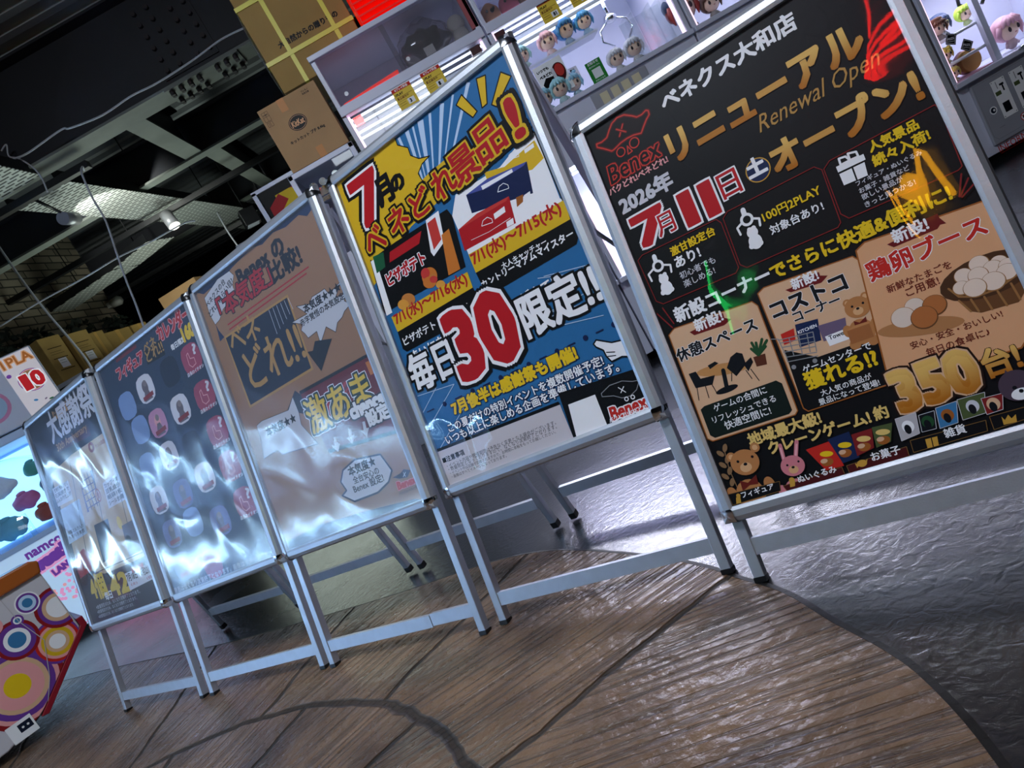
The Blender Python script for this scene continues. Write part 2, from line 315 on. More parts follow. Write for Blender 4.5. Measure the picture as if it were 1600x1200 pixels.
P2=[
('T','フィギュア','rd',99.3,75.9,174.7,0,0,1.3,0.05,[(0.12,'pk')],0),
('T','カレンダー','rd',387.4,55.4,181.6,0,0,1.5,0.05,[(0.12,'pk')],0),
('P','k',[[292.2,44.4],[397.6,46.9],[392.2,99.5],[283.6,92.3]]),
('T','ベネ','go',290.6,55.8,75.7,0,0,1,0.02,[],0),
('T','どれ!!','go',288.4,86.4,104.5,0,0,1,0.02,[],0),
('T','毎日限定','w',431.8,103,80.8,0,0,1,0.04,[],0),
('T','160','ye',506.3,103.3,61.9,0,0,1.2,0.07,[],0),
('P','rb',[[120.1,4],[261.7,5.3],[256.7,18.3],[118.7,17.1]]),
('P','rdp',[[560.1,161.4],[559.2,180.5],[550.4,199.3],[530.5,207.6],[510.1,208.4],[489.8,207.6],[469.9,199.3],[461,180.5],[460.1,161.4],[461,142.3],[469.9,123.6],[489.8,115.3],[510.1,114.4],[530.5,115.3],[550.4,123.6],[559.2,142.3]]),
('L','pk',3,[[490.1,175.4],[492.1,143.4],[502.1,139.4],[504.1,159.4],[524.1,163.4],[524.1,183.4],[502.1,187.4]],1),
('T','?','lw',528.1,153.4,16,30,-12,1,0.04,[],0),
('T','店長のイチオシ','lw',464.1,207.4,92,0,0,1,0.03,[],0),
('P','rdp',[[560.8,285.9],[559.9,305.1],[551,323.8],[531.1,332.1],[510.8,332.9],[490.4,332.1],[470.5,323.8],[461.6,305.1],[460.8,285.9],[461.6,266.8],[470.5,248.1],[490.4,239.8],[510.8,238.9],[531.1,239.8],[551,248.1],[559.9,266.8]]),
('L','pk',3,[[490.8,299.9],[492.8,267.9],[502.8,263.9],[504.8,283.9],[524.8,287.9],[524.8,307.9],[502.8,311.9]],1),
('T','?','lw',528.8,277.9,16,30,-12,1,0.04,[],0),
('T','店長のイチオシ','lw',464.8,331.9,92,0,0,1,0.03,[],0),
('P','rdp',[[561.1,405.4],[560.2,424.5],[551.3,443.3],[531.4,451.6],[511.1,452.4],[490.7,451.6],[470.8,443.3],[462,424.5],[461.1,405.4],[462,386.3],[470.8,367.6],[490.7,359.3],[511.1,358.4],[531.4,359.3],[551.3,367.6],[560.2,386.3]]),
('L','pk',3,[[491.1,419.4],[493.1,387.4],[503.1,383.4],[505.1,403.4],[525.1,407.4],[525.1,427.4],[503.1,431.4]],1),
('T','?','lw',529.1,397.4,16,30,-12,1,0.04,[],0),
('T','店長のイチオシ','lw',465.1,451.4,92,0,0,1,0.03,[],0),
('P','rdp',[[562.4,520.3],[561.5,539.5],[552.6,558.2],[532.7,566.5],[512.4,567.3],[492,566.5],[472.1,558.2],[463.3,539.5],[462.4,520.3],[463.3,501.2],[472.1,482.5],[492,474.2],[512.4,473.3],[532.7,474.2],[552.6,482.5],[561.5,501.2]]),
('L','pk',3,[[492.4,534.3],[494.4,502.3],[504.4,498.3],[506.4,518.3],[526.4,522.3],[526.4,542.3],[504.4,546.3]],1),
('T','?','lw',530.4,512.3,16,30,-12,1,0.04,[],0),
('T','店長のイチオシ','lw',466.4,566.3,92,0,0,1,0.03,[],0),
('P','rdp',[[571.3,641.4],[570.4,660.5],[561.5,679.3],[541.6,687.6],[521.3,688.4],[500.9,687.6],[481,679.3],[472.2,660.5],[471.3,641.4],[472.2,622.3],[481,603.6],[500.9,595.2],[521.3,594.4],[541.6,595.2],[561.5,603.6],[570.4,622.3]]),
('L','pk',3,[[501.3,655.4],[503.3,623.4],[513.3,619.4],[515.3,639.4],[535.3,643.4],[535.3,663.4],[513.3,667.4]],1),
('T','?','lw',539.3,633.4,16,30,-12,1,0.04,[],0),
('T','店長のイチオシ','lw',475.3,687.4,92,0,0,1,0.03,[],0),
('P','lw',[[280.1,155.8],[279.2,175],[270.3,193.7],[250.4,202],[230.1,202.8],[209.7,202],[189.8,193.7],[181,175],[180.1,155.8],[181,136.7],[189.8,118],[209.7,109.7],[230.1,108.8],[250.4,109.7],[270.3,118],[279.2,136.7]]),
('E','sil',230.1,149.8,18,22,0),
('E','sil2',234.1,137.8,11,11,0),
('P','sil',[[204.1,195.8],[222.1,155.8],[240.1,155.8],[256.1,195.8]]),
('P','rdd',[[200.1,177.8],[264.1,173.8],[264.1,187.8],[200.1,191.8]]),
('P','lw',[[422.7,281.1],[421.8,300.2],[412.9,318.9],[393,327.2],[372.7,328.1],[352.3,327.2],[332.4,318.9],[323.6,300.2],[322.7,281.1],[323.6,262],[332.4,243.2],[352.3,234.9],[372.7,234.1],[393,234.9],[412.9,243.2],[421.8,262]]),
('E','sil',372.7,275.1,18,22,0),
('E','sil2',376.7,263.1,11,11,0),
('P','sil',[[346.7,321.1],[364.7,281.1],[382.7,281.1],[398.7,321.1]]),
('P','rdd',[[342.7,303.1],[406.7,299.1],[406.7,313.1],[342.7,317.1]]),
('P','lw',[[281.9,394.7],[281,413.8],[272.2,432.5],[252.2,440.8],[231.9,441.7],[211.6,440.8],[191.6,432.5],[182.8,413.8],[181.9,394.7],[182.8,375.6],[191.6,356.8],[211.6,348.5],[231.9,347.7],[252.2,348.5],[272.2,356.8],[281,375.6]]),
('E','sil',231.9,388.7,18,22,0),
('E','sil2',235.9,376.7,11,11,0),
('P','sil',[[205.9,434.7],[223.9,394.7],[241.9,394.7],[257.9,434.7]]),
('P','rdd',[[201.9,416.7],[265.9,412.7],[265.9,426.7],[201.9,430.7]]),
('P','lw',[[425.1,514.8],[424.2,533.9],[415.4,552.7],[395.5,561],[375.1,561.8],[354.8,561],[334.9,552.7],[326,533.9],[325.1,514.8],[326,495.7],[334.9,477],[354.8,468.6],[375.1,467.8],[395.5,468.6],[415.4,477],[424.2,495.7]]),
('E','sil',375.1,508.8,18,22,0),
('E','sil2',379.1,496.8,11,11,0),
('P','sil',[[349.1,554.8],[367.1,514.8],[385.1,514.8],[401.1,554.8]]),
('P','rdd',[[345.1,536.8],[409.1,532.8],[409.1,546.8],[345.1,550.8]]),
('P','pkp',[[283.5,279.7],[282.6,298.8],[273.7,317.5],[253.8,325.8],[233.5,326.7],[213.1,325.8],[193.2,317.5],[184.4,298.8],[183.5,279.7],[184.4,260.6],[193.2,241.8],[213.1,233.5],[233.5,232.7],[253.8,233.5],[273.7,241.8],[282.6,260.6]]),
('E','pk',233.5,273.7,18,22,0),
('E','sil2',237.5,261.7,11,11,0),
('P','sil',[[207.5,319.7],[225.5,279.7],[243.5,279.7],[259.5,319.7]]),
('P','rdd',[[203.5,301.7],[267.5,297.7],[267.5,311.7],[203.5,315.7]]),
('P','lw',[[143.2,509.6],[142.3,528.8],[133.4,547.5],[113.5,555.8],[93.2,556.6],[72.8,555.8],[52.9,547.5],[44.1,528.8],[43.2,509.6],[44.1,490.5],[52.9,471.8],[72.8,463.5],[93.2,462.6],[113.5,463.5],[133.4,471.8],[142.3,490.5]]),
('E','sil',93.2,503.6,18,22,0),
('E','sil2',97.2,491.6,11,11,0),
('P','sil',[[67.2,549.6],[85.2,509.6],[103.2,509.6],[119.2,549.6]]),
('P','rdd',[[63.2,531.6],[127.2,527.6],[127.2,541.6],[63.2,545.6]]),
('P','lb',[[286.6,626.9],[285.7,646],[276.9,664.7],[257,673],[236.6,673.9],[216.3,673],[196.4,664.7],[187.5,646],[186.6,626.9],[187.5,607.7],[196.4,589],[216.3,580.7],[236.6,579.9],[257,580.7],[276.9,589],[285.7,607.7]]),
('P','pu',[[285,528.5],[284.1,547.6],[275.2,566.4],[255.3,574.7],[235,575.5],[214.6,574.7],[194.7,566.4],[185.9,547.6],[185,528.5],[185.9,509.4],[194.7,490.7],[214.6,482.4],[235,481.5],[255.3,482.4],[275.2,490.7],[284.1,509.4]]),
('E','sil',235,522.5,18,22,0),
('E','sil2',239,510.5,11,11,0),
('P','sil',[[209,568.5],[227,528.5],[245,528.5],[261,568.5]]),
('P','rdd',[[205,550.5],[269,546.5],[269,560.5],[205,564.5]]),
('P','lb',[[176.4,265.5],[175.5,284.6],[166.7,303.3],[146.8,311.6],[126.4,312.5],[106.1,311.6],[86.2,303.3],[77.3,284.6],[76.4,265.5],[77.3,246.4],[86.2,227.6],[106.1,219.3],[126.4,218.5],[146.8,219.3],[166.7,227.6],[175.5,246.4]]),
('P','lb',[[148.6,390.9],[147.7,410],[138.8,428.8],[118.9,437.1],[98.6,437.9],[78.2,437.1],[58.3,428.8],[49.5,410],[48.6,390.9],[49.5,371.8],[58.3,353.1],[78.2,344.8],[98.6,343.9],[118.9,344.8],[138.8,353.1],[147.7,371.8]]),
('P','pu',[[152.5,632.2],[151.6,651.4],[142.8,670.1],[122.9,678.4],[102.5,679.2],[82.2,678.4],[62.3,670.1],[53.4,651.4],[52.5,632.2],[53.4,613.1],[62.3,594.4],[82.2,586.1],[102.5,585.2],[122.9,586.1],[142.8,594.4],[151.6,613.1]]),
('E','sil',102.5,626.2,18,22,0),
('E','sil2',106.5,614.2,11,11,0),
('P','sil',[[76.5,672.2],[94.5,632.2],[112.5,632.2],[128.5,672.2]]),
('P','rdd',[[72.5,654.2],[136.5,650.2],[136.5,664.2],[72.5,668.2]]),
('P','nv4',[[435.8,156.4],[434.9,175.5],[426.1,194.2],[406.1,202.5],[385.8,203.4],[365.4,202.5],[345.5,194.2],[336.7,175.5],[335.8,156.4],[336.7,137.2],[345.5,118.5],[365.4,110.2],[385.8,109.4],[406.1,110.2],[426.1,118.5],[434.9,137.2]]),
('P','nv4',[[418,405.3],[417.1,424.4],[408.2,443.1],[388.3,451.4],[368,452.3],[347.6,451.4],[327.7,443.1],[318.9,424.4],[318,405.3],[318.9,386.1],[327.7,367.4],[347.6,359.1],[368,358.3],[388.3,359.1],[408.2,367.4],[417.1,386.1]]),
('P','pu',[[149.7,746.2],[148.8,765.3],[140,784],[120,792.3],[99.7,793.2],[79.4,792.3],[59.4,784],[50.6,765.3],[49.7,746.2],[50.6,727],[59.4,708.3],[79.4,700],[99.7,699.2],[120,700],[140,708.3],[148.8,727]]),
('E','sil',99.7,740.2,18,22,0),
('E','sil2',103.7,728.2,11,11,0),
('P','sil',[[73.7,786.2],[91.7,746.2],[109.7,746.2],[125.7,786.2]]),
('P','rdd',[[69.7,768.2],[133.7,764.2],[133.7,778.2],[69.7,782.2]]),
('P','rdp',[[311,776.8],[310.1,796],[301.3,814.7],[281.3,823],[261,823.8],[240.6,823],[220.7,814.7],[211.9,796],[211,776.8],[211.9,757.7],[220.7,739],[240.6,730.7],[261,729.8],[281.3,730.7],[301.3,739],[310.1,757.7]]),
('P','pu',[[426.4,661.6],[425.5,680.8],[416.7,699.5],[396.7,707.8],[376.4,708.6],[356.1,707.8],[336.1,699.5],[327.3,680.8],[326.4,661.6],[327.3,642.5],[336.1,623.8],[356.1,615.5],[376.4,614.6],[396.7,615.5],[416.7,623.8],[425.5,642.5]]),
('E','sil',376.4,655.6,18,22,0),
('E','sil2',380.4,643.6,11,11,0),
('P','sil',[[350.4,701.6],[368.4,661.6],[386.4,661.6],[402.4,701.6]]),
('P','rdd',[[346.4,683.6],[410.4,679.6],[410.4,693.6],[346.4,697.6]]),
('P','lb',[[149.1,168.6],[148.2,187.7],[139.3,206.5],[119.4,214.8],[99.1,215.6],[78.7,214.8],[58.8,206.5],[50,187.7],[49.1,168.6],[50,149.5],[58.8,130.8],[78.7,122.4],[99.1,121.6],[119.4,122.4],[139.3,130.8],[148.2,149.5]]),
('T','景品はなくなり次第終了となります。画像はイメージです。','lg',4,823,548.4,0,0,1,0,[],0)]
P3=[
('P','nv',[[4.8,2.2],[573.8,1],[574,21.5],[542.3,31.3],[514.8,13.8],[455.2,17.6],[402.3,6.6],[346.9,14.4],[301.9,1.9],[245,7.2],[198.3,11.6],[160.9,17.7],[35.4,21.8]]),
('P','nv',[[40.1,121.7],[44.2,144.2],[57.4,170.5],[32.1,173.8]]),
('P','lg',[[32.2,33],[118.7,11.5],[179.8,14.4],[191.8,33.6],[171.4,56.6],[172.2,73.9],[140.2,90],[95.7,97.5],[63.6,117.9],[37.6,122],[30.1,89.5]]),
('L','k',1.5,[[32.2,33],[118.7,11.5],[179.8,14.4],[191.8,33.6],[171.4,56.6],[172.2,73.9],[140.2,90],[95.7,97.5],[63.6,117.9],[37.6,122],[30.1,89.5]],1),
('T','ベネクスの台','k',32.4,66,118.1,0,14.2,1,0.02,[],0),
('T','どれがねらい目?','k',29.5,96.2,158.4,0,16.5,1,0.02,[],0),
('T','Benex の','k',203.4,72.1,218.4,0,0,1,0.045,[],0),
('T','「本気度」','rd2',76.3,124.8,260,0,0,1,0.025,[(0.07,'k')],0),
('T','比較!','k',336.3,129.2,132.5,0,0,1,0.04,[],0),
('L','rd2',4,[[93.1,145.8],[481.7,147.4]],0),
('L','rd2',4,[[91.9,161],[466,158.7]],0),
('P','go',[[58.1,169.4],[372.3,176.5],[364.8,394.5],[56.4,396.8]]),
('P','nv4',[[62.3,176],[364.8,182.7],[357.5,387.2],[65,389.8]]),
('T','ベネ','go',72.5,233.8,145.1,0,0,1.15,0.015,[],0),
('T','どれ!!','go',100.5,356.5,257.6,0,0,1.2,0.015,[],0),
('L','lg',1.6,[[280.2,182.4],[278.3,253.1]],0),
('L','lg',1.6,[[298.3,183.2],[297.5,246.3]],0),
('L','lg',1.6,[[316.1,184],[316.4,239.6]],0),
('L','lg',1.6,[[333.8,184.8],[335.2,232.9]],0),
('L','lg',1.6,[[351.3,185.6],[353.7,226.3]],0),
('L','lg',1.6,[[368.7,186.3],[372.2,219.8]],0),
('P','lg',[[574,296.5],[546.3,303.9],[531.2,314],[509.1,319.2],[491.5,338.5],[465.4,312.3],[424.1,343.9],[427.1,309],[388.1,312.2],[382.3,296.9],[373,283.8],[385.9,270.4],[347.7,249.6],[416.5,253.5],[387.5,219.2],[437.6,233.7],[456,221.9],[481.8,223.1],[508.8,222.8],[517.2,241.3],[573.3,230.5],[533.6,260.2],[574,264.9],[559,279.8]]),
('L','k',1.6,[[574,296.5],[546.3,303.9],[531.2,314],[509.1,319.2],[491.5,338.5],[465.4,312.3],[424.1,343.9],[427.1,309],[388.1,312.2],[382.3,296.9],[373,283.8],[385.9,270.4],[347.7,249.6],[416.5,253.5],[387.5,219.2],[437.6,233.7],[456,221.9],[481.8,223.1],[508.8,222.8],[517.2,241.3],[573.3,230.5],[533.6,260.2],[574,264.9],[559,279.8]],1),
('T','本気度★★★','k',409.8,251.6,153.1,0,0,1,0.03,[],0),
('T','赤字覚悟の本気設定!','k',378.9,276.3,191.3,0,0,1,0.02,[],0),
('P','k',[[366.7,343.8],[387.4,349.1],[407.8,329.4],[470.7,348.1],[448.1,364.5],[391,409.6],[373.5,365.4]]),
('P','k',[[209.7,456.1],[266,418.8],[287,442.4],[265.8,488.7]]),
('P','rd4',[[280.8,427.4],[574,430.9],[574,648.7],[307.7,618.6]]),
('P','k',[[280.8,427.4],[574,430.9],[574,438.8],[280.4,436.8]]),
('P','k',[[307.9,608.1],[574,639],[574,648.7],[307.7,618.6]]),
('P','rd2',[[355.3,532.5],[291.7,460],[310.7,460.6]]),
('P','rd2',[[355.3,532.5],[334,461.6],[352.5,462.1]]),
('P','rd2',[[355.3,532.5],[375.2,463.1],[393.3,463.7]]),
('P','rd2',[[355.3,532.5],[415.6,464.6],[433.3,465.1]]),
('P','rd2',[[355.3,532.5],[455,466.1],[472.4,466.6]]),
('P','rd2',[[355.3,532.5],[493.7,467.5],[510.6,468]]),
('P','rd2',[[355.3,532.5],[531.4,468.9],[548,469.4]]),
('P','or2',[[551.1,448.2],[574,449.4],[574,483.7],[552.6,484.2]]),
('T','激あま','ye',276.8,554.7,256.9,0,0,1.15,0.02,[(0.11,'w'),(0.085,'dg2')],0),
('T','chance','w',437.8,564.8,130.4,0,0,1.1,0.07,[(0.15,'k')],0),
('T','設定','w',485.5,602.5,83.5,0,0,1,0.05,[(0.13,'k')],0),
('P','lg',[[345.8,584.7],[356.2,585.7],[352.7,605.4],[363,606.4],[342.8,626.7],[327.5,604.6],[339.5,606]]),
('P','lg',[[407.6,582.3],[417.6,583.3],[414.2,602.6],[424.2,603.5],[404.5,623.6],[389.8,601.8],[401.5,603.2]]),
('P','lg',[[466.9,582.2],[476.7,583.1],[473.3,602.2],[482.9,603.1],[463.9,622.8],[449.7,601.3],[461,602.8]]),
('P','lg',[[58.9,452.7],[89,447.8],[213.3,458.6],[248.8,431.6],[250.8,477],[242.6,512.4],[281,582],[122.9,563],[107.2,544.9],[40.2,550],[55.9,495.1]]),
('L','k',1.5,[[58.9,452.7],[89,447.8],[213.3,458.6],[248.8,431.6],[250.8,477],[242.6,512.4],[281,582],[122.9,563],[107.2,544.9],[40.2,550],[55.9,495.1]],1),
('T','本気度★★','k',90.7,498.9,139.5,0,0,1,0.03,[],0),
('P','lg',[[335.5,676.4],[391.7,663.4],[486.3,678.4],[505.2,728.1],[480,752.5],[430.5,767.4],[336.1,765.9],[298.6,738.9],[321.5,730.2],[311.9,703]]),
('L','nv4',5,[[335.5,676.4],[391.7,663.4],[486.3,678.4],[505.2,728.1],[480,752.5],[430.5,767.4],[336.1,765.9],[298.6,738.9],[321.5,730.2],[311.9,703]],1),
('T','本気度★','k',353.1,700.2,107.4,0,0,1,0.03,[],0),
('T','全台安心の','k',358.8,723.2,102.4,0,0,1,0.02,[],0),
('T','Benex 設定!','k',348.2,746.3,118.9,0,0,1,0.02,[],0),
('P','nv4',[[498,746.2],[529.1,744],[544.6,737.2],[565.1,746.3],[547.1,759.7],[519.1,755.4]]),
('T','Benex','re',503.2,780.7,65.4,0,0,1,0.06,[(0.12,'pk')],0.12),
('T','バクどれ!ベネどれ!','k',499.4,795.2,70.8,0,0,1,0.02,[],0),
('L','w',1.2,[[539.3,744.2],[542.4,756.6]],0),
('L','w',1.2,[[548.1,745.7],[533.6,755.1]],0),
('P','nv4',[[10.8,798.9],[175.2,789.1],[369.8,800.9],[542.6,816.5],[570.4,826],[3.4,826]])]
P4=[
('P','wb',[[219.1,188.5],[111.7,10.5],[120.4,5.5],[220.9,187.5]]),
('P','wb',[[226.6,184.7],[153.5,9.1],[159,6.9],[228.5,184]]),
('P','wb',[[234.5,182],[185.4,9.7],[198.9,6.3],[236.5,181.5]]),
('P','wb',[[239.6,180.9],[210.3,8.5],[216.2,7.5],[241.6,180.6]]),
('P','wb',[[245.9,180.1],[233.8,8.2],[241.8,7.8],[247.9,180]]),
('P','wb',[[253.2,180.1],[260.2,7.6],[272.2,8.4],[255.2,180.2]]),
('P','wb',[[258.4,180.6],[283.8,7.5],[289.7,8.5],[260.4,180.9]]),
('P','wb',[[264.6,181.8],[303.5,5.7],[320.9,10.3],[266.5,182.3]]),
('P','wb',[[271.5,184],[340,6.5],[347.4,9.5],[273.4,184.7]]),
('P','wb',[[279.1,187.5],[378.7,5],[389.1,11],[280.9,188.5]]),
('P','wb',[[284.5,190.9],[416.1,6.2],[421,9.8],[286.1,192]]),
('P','wb',[[290.2,195.4],[462.7,4.6],[470,11.4],[291.7,196.8]]),
('P','ye2',[[4.4,1],[118.2,1],[227.2,3.5],[226.7,21.1],[252,43.1],[251,63],[269.9,82.2],[300,92.9],[272.7,97.5],[252.4,111.4],[255.3,130.6],[286.3,126],[371.6,120.8],[385.9,171.4],[277.4,197.6],[176.5,210.9],[77.9,252.5],[1,285.3],[1,269.8]]),
('L','k',2.6,[[227.2,3.5],[226.7,21.1],[252,43.1],[251,63],[269.9,82.2],[300,92.9],[272.7,97.5],[252.4,111.4],[255.3,130.6]],0),
('P','ye2',[[416.1,33.4],[438.7,21.2],[459.7,75.9],[443.9,81.9]]),
('L','k',3,[[416.1,33.4],[438.7,21.2],[459.7,75.9],[443.9,81.9]],1),
('P','ye2',[[487.9,13.2],[511.7,19.8],[489.4,76.1],[473.9,76.9]]),
('L','k',3,[[487.9,13.2],[511.7,19.8],[489.4,76.1],[473.9,76.9]],1),
('P','ye2',[[547.8,36.4],[567,58.9],[507.9,95.2],[498.5,84.3]]),
('L','k',3,[[547.8,36.4],[567,58.9],[507.9,95.2],[498.5,84.3]],1),
('T','7','rd',39.9,147.3,89.5,120,0,1,0.035,[(0.12,'k'),(0.07,'w')],0),
('T','月','k',114.3,126.1,49.1,0,0,1.2,0.06,[],0),
('T','の','k',165.8,116.7,40.3,0,0,1,0.06,[],0),
('P','w',[[327.2,208.2],[460.9,213.8],[557.2,183.3],[567.1,193.2],[563.6,346.4],[570.8,355.2],[300.6,347.7],[297.5,246.3]]),
('P','ye2',[[418.8,203.1],[470.6,219.3],[560.2,207.6],[564.9,252.7],[529.3,260.1],[418.2,223.7]]),
('P','nv2',[[353.1,223.3],[420.2,219.6],[525.3,237.6],[510.7,305.2],[349.6,267.3]]),
('P','nv3',[[353.1,223.3],[420.2,219.6],[525.3,237.6],[514.5,241.6],[411.1,238]]),
('P','w',[[398,225.6],[485.5,232.8],[485,240.2],[398.3,235.2]]),
('P','rd2',[[299.6,282.5],[453.6,282],[444.9,341.7],[294.1,333.7]]),
('P','rd3',[[299.6,282.5],[360.7,274.2],[454,281.1],[443.8,287]]),
('L','w',1.5,[[431.7,259.2],[439.9,250.2],[452.9,249.1],[462.1,258.3],[460.9,265.8]],1),
('L','w',1.5,[[360.8,305.5],[369.3,296.2],[382.9,294.8],[392.5,304],[391.3,311.8]],1),
('L','w',1.5,[[484.4,211.2],[492.3,202.5],[504.9,201.6],[513.7,210.8],[512.6,218.2]],1),
('P','w',[[401.3,296.6],[433.8,294.6],[431.4,307.3],[399,309]]),
('P','w',[[423.7,328.1],[443.5,328.1],[439.9,340.7],[420.6,339.5]]),
('P','w',[[529.7,212.4],[555.5,211.4],[554.1,220.5],[528.6,220.8]]),
('P','or',[[468.7,292.7],[487.5,295.2],[480.7,309.3],[462.2,312.3]]),
('L','w',1,[[321,320.3],[374,326],[437.6,325]],0),
('P','w',[[488.4,298.2],[505.6,297.4],[502.2,310.7],[486.4,309.9]]),
('L','k',4,[[557.2,183.3],[567.7,194.5],[568.2,348.8],[569.9,411.5]],0),
('P','k',[[300.4,392.2],[567.2,396.8],[567.8,440],[559.1,450.4],[310.6,454.3],[304.7,446.2]]),
('P','ye2',[[300.1,345.9],[571.4,354],[567.2,396.8],[300.4,392.2]]),
('T','7/1(水)〜7/15(水)','rd2',303.7,381.2,252.2,0,0,1,0.03,[],0),
('T','大人キャッチャー','w',370.6,418.1,125.6,0,0,1,0.02,[],0),
('T','カントリーマアムマイスター','w',303.5,433.1,257.2,0,0,1,0.03,[],0),
('P','k',[[34.5,222.5],[118.2,220.8],[290.9,225.5],[297.5,246.3],[280.4,367.6],[104,362.3],[1,362.2]]),
('L','k',4,[[21.1,224.8],[2.5,362.7]],0),
('P','w',[[19.8,227.1],[37.7,227],[26.2,370.3],[5.1,369.7]]),
('P','gr3',[[32,219.6],[69.1,225],[58,260.2],[25.1,261.9]]),
('P','rd2',[[87.7,234.3],[200.8,234.6],[181.2,258.2],[75.4,257]]),
('P','w',[[223.7,218.7],[267.4,216.8],[251.8,288.1],[207.8,304.8],[203.7,291.7]]),
('P','rd3',[[224.3,227.3],[252.4,225.4],[245.7,279.6],[214.6,291.6]]),
('P','or2',[[250.2,270.9],[276.2,267.8],[264.5,365.3],[227.1,363.8]]),
('E','or2',174.3,341.5,24,21.6,0),
('E','rd3',166.1,329.2,14,12.6,0),
('E','ch',180.7,350.1,12,10.8,0),
('E','ch',88.7,363.1,22,15.399999999999999,20),
('E','ch2',68.2,367.5,18,12.6,20),
('E','or2',167.9,354.1,20,14,20),
('E','rd3',182.3,352.9,12,8.399999999999999,20),
('E','ch2',196,372.6,14,9.799999999999999,20),
('T','ピザポテト','rd2',48.3,308.5,132.9,0,0,1.25,0.05,[(0.12,'w')],0),
('P','k',[[20,420.4],[278.1,418.7],[282.6,466.9],[272.8,477.8],[25.2,476.1],[16,465.6]]),
('P','ye2',[[18.1,379.2],[279.6,379.9],[278.1,418.7],[20,420.4]]),
('T','7/1(水)〜7/16(水)','rd2',25.3,409.6,244.9,0,0,1,0.03,[],0),
('T','ピザポテト 爆買いBOX','w',26.3,461.4,243.7,0,0,1,0.02,[],0),
('L','wb',1.6,[[6.3,588.6],[126.2,602]],0),
('L','wb',1.6,[[1,633.5],[69.6,590.9]],0),
('L','wb',1.6,[[6.7,671.1],[126.2,602]],0),
('L','wb',1.6,[[10.6,732.7],[157.7,645.8]],0),
('L','wb',1.6,[[510.3,534],[340.8,530.7]],0),
('L','wb',1.6,[[574,550.9],[389.7,552.1]],0),
('L','wb',1.6,[[574,518.5],[444.2,474.2]],0),
('L','wb',1.6,[[558.1,579.5],[384,539.8]],0),
('L','wb',1.6,[[554.4,610.4],[431.4,585]],0),
('L','wb',1.6,[[572.5,502.4],[459.9,476.9]],0),
('L','wb',1.6,[[574,571.9],[408.9,560.5]],0),
('L','nv2',3.2,[[17.3,635.5],[40.3,635.2]],0),
('E','nv2',77.3,635.5,6,6,0),
('L','nv2',3.2,[[113.5,635.8],[135.3,635.5]],0),
('E','nv2',170.3,635.8,6,6,0),
('L','nv2',3.2,[[204.6,636.1],[225.2,635.8]],0),
('E','nv2',258.3,636.1,6,6,0),
('L','nv2',3.2,[[290.8,636.4],[310.3,636.2]],0),
('E','nv2',341.8,636.4,6,6,0),
('L','nv2',3.2,[[372.6,636.7],[391.1,636.4]],0),
('E','nv2',421,636.7,6,6,0),
('L','nv2',3.2,[[450.2,637],[467.9,636.7]],0),
('E','nv2',496.3,637,6,6,0),
('L','nv2',3.2,[[524.1,637.2],[540.9,637]],0),
('E','nv2',567.9,637.2,6,6,0),
('T','まいにち','w',35.6,507.2,110.7,0,0,1,0.03,[],0),
('T','毎日','w',9.9,581.7,142.1,0,0,1.25,0.035,[(0.11,'k')],0),
('T','30','rd',160.5,606.1,183.1,0,0,1.12,0.045,[(0.12,'k'),(0.08,'w')],0),
('T','げんてい','w',388,510.8,108,0,0,1,0.03,[],0),
('T','限定!!','w',368.3,585.4,201.3,0,0,1.2,0.035,[(0.1,'k')],0),
('P','w',[[508.5,656.2],[517.9,650.7],[548.4,669.2],[571.9,673.6],[574,689.3],[574,711.3],[557.9,704.7],[532,705.7],[525.5,691.4],[524.3,676.8],[511.6,664.5]]),
('L','k',3.4,[[508.5,656.2],[517.9,650.7],[548.4,669.2],[571.9,673.6],[574,689.3],[574,711.3],[557.9,704.7],[532,705.7],[525.5,691.4],[524.3,676.8],[511.6,664.5]],1),
('L','k',2.2,[[529.1,683.5],[546.8,689.9]],0),
('L','k',2.2,[[528.6,692.6],[545.9,697.4]],0),
('T','7月後半は感謝祭も開催!','ye',94.9,671.4,367.5,0,0,1,0.05,[(0.1,'nv2')],0),
('T','この夏だけの特別イベントを複数開催予定!','w',61.3,705.1,453,0,0,1,0.02,[(0.09,'nv2')],0),
('T','いつも以上に楽しめる企画を準備しています。','w',41.1,730.4,500.6,0,0,1,0.02,[(0.09,'nv2')],0),
('P','pw',[[3.5,736.8],[378.3,746.3],[379,826],[1,826]]),
('P','k',[[3.8,729.3],[377.4,738.6],[378.3,746.3],[3.5,736.8]]),
('P','k',[[385.2,721.9],[574,738.5],[574,826],[379,826]]),
('T','■注意事項','k',8.4,768.5,72.4,0,0,1,0.03,[],0),
('T','・イベント内容や開催期間は予告なく変更となる場合がございます。','k',14.5,783.5,337.1,0,0,1,0,[],0),
('T','・数量限定となっておりますので、なくなり次第終了となります。','k',15.3,792.5,334.2,0,0,1,0,[],0),
('T','・イベント中は店舗が混雑されますので、お時間に余裕をもってお越しください。','k',16.1,801.5,325.8,0,0,1,0,[],0),
('T','・画像はすべてイメージになっております。','k',16.8,811,176.9,0,0,1,0,[],0),
('P','w',[[397.5,753.4],[467.4,755.6],[467,826],[386.7,826]]),
('L','gy',1.6,[[481.4,765.7],[481.9,758.8],[507,749.6],[537.2,751.1],[558.3,760.3],[574,763],[559.9,779.3],[541.8,786.2],[522.6,783.6],[506.8,773]],1),
('L','w',1.8,[[523.7,760.7],[535.4,775.5]],0),
('L','w',1.8,[[535.9,763.1],[524.9,772.8]],0),
('E','w',531.3,789.2,5,5,0),
('E','k',531.3,789.2,3,3,0),
('E','w',546,790.2,5,5,0),
('E','k',546,790.2,3,3,0),
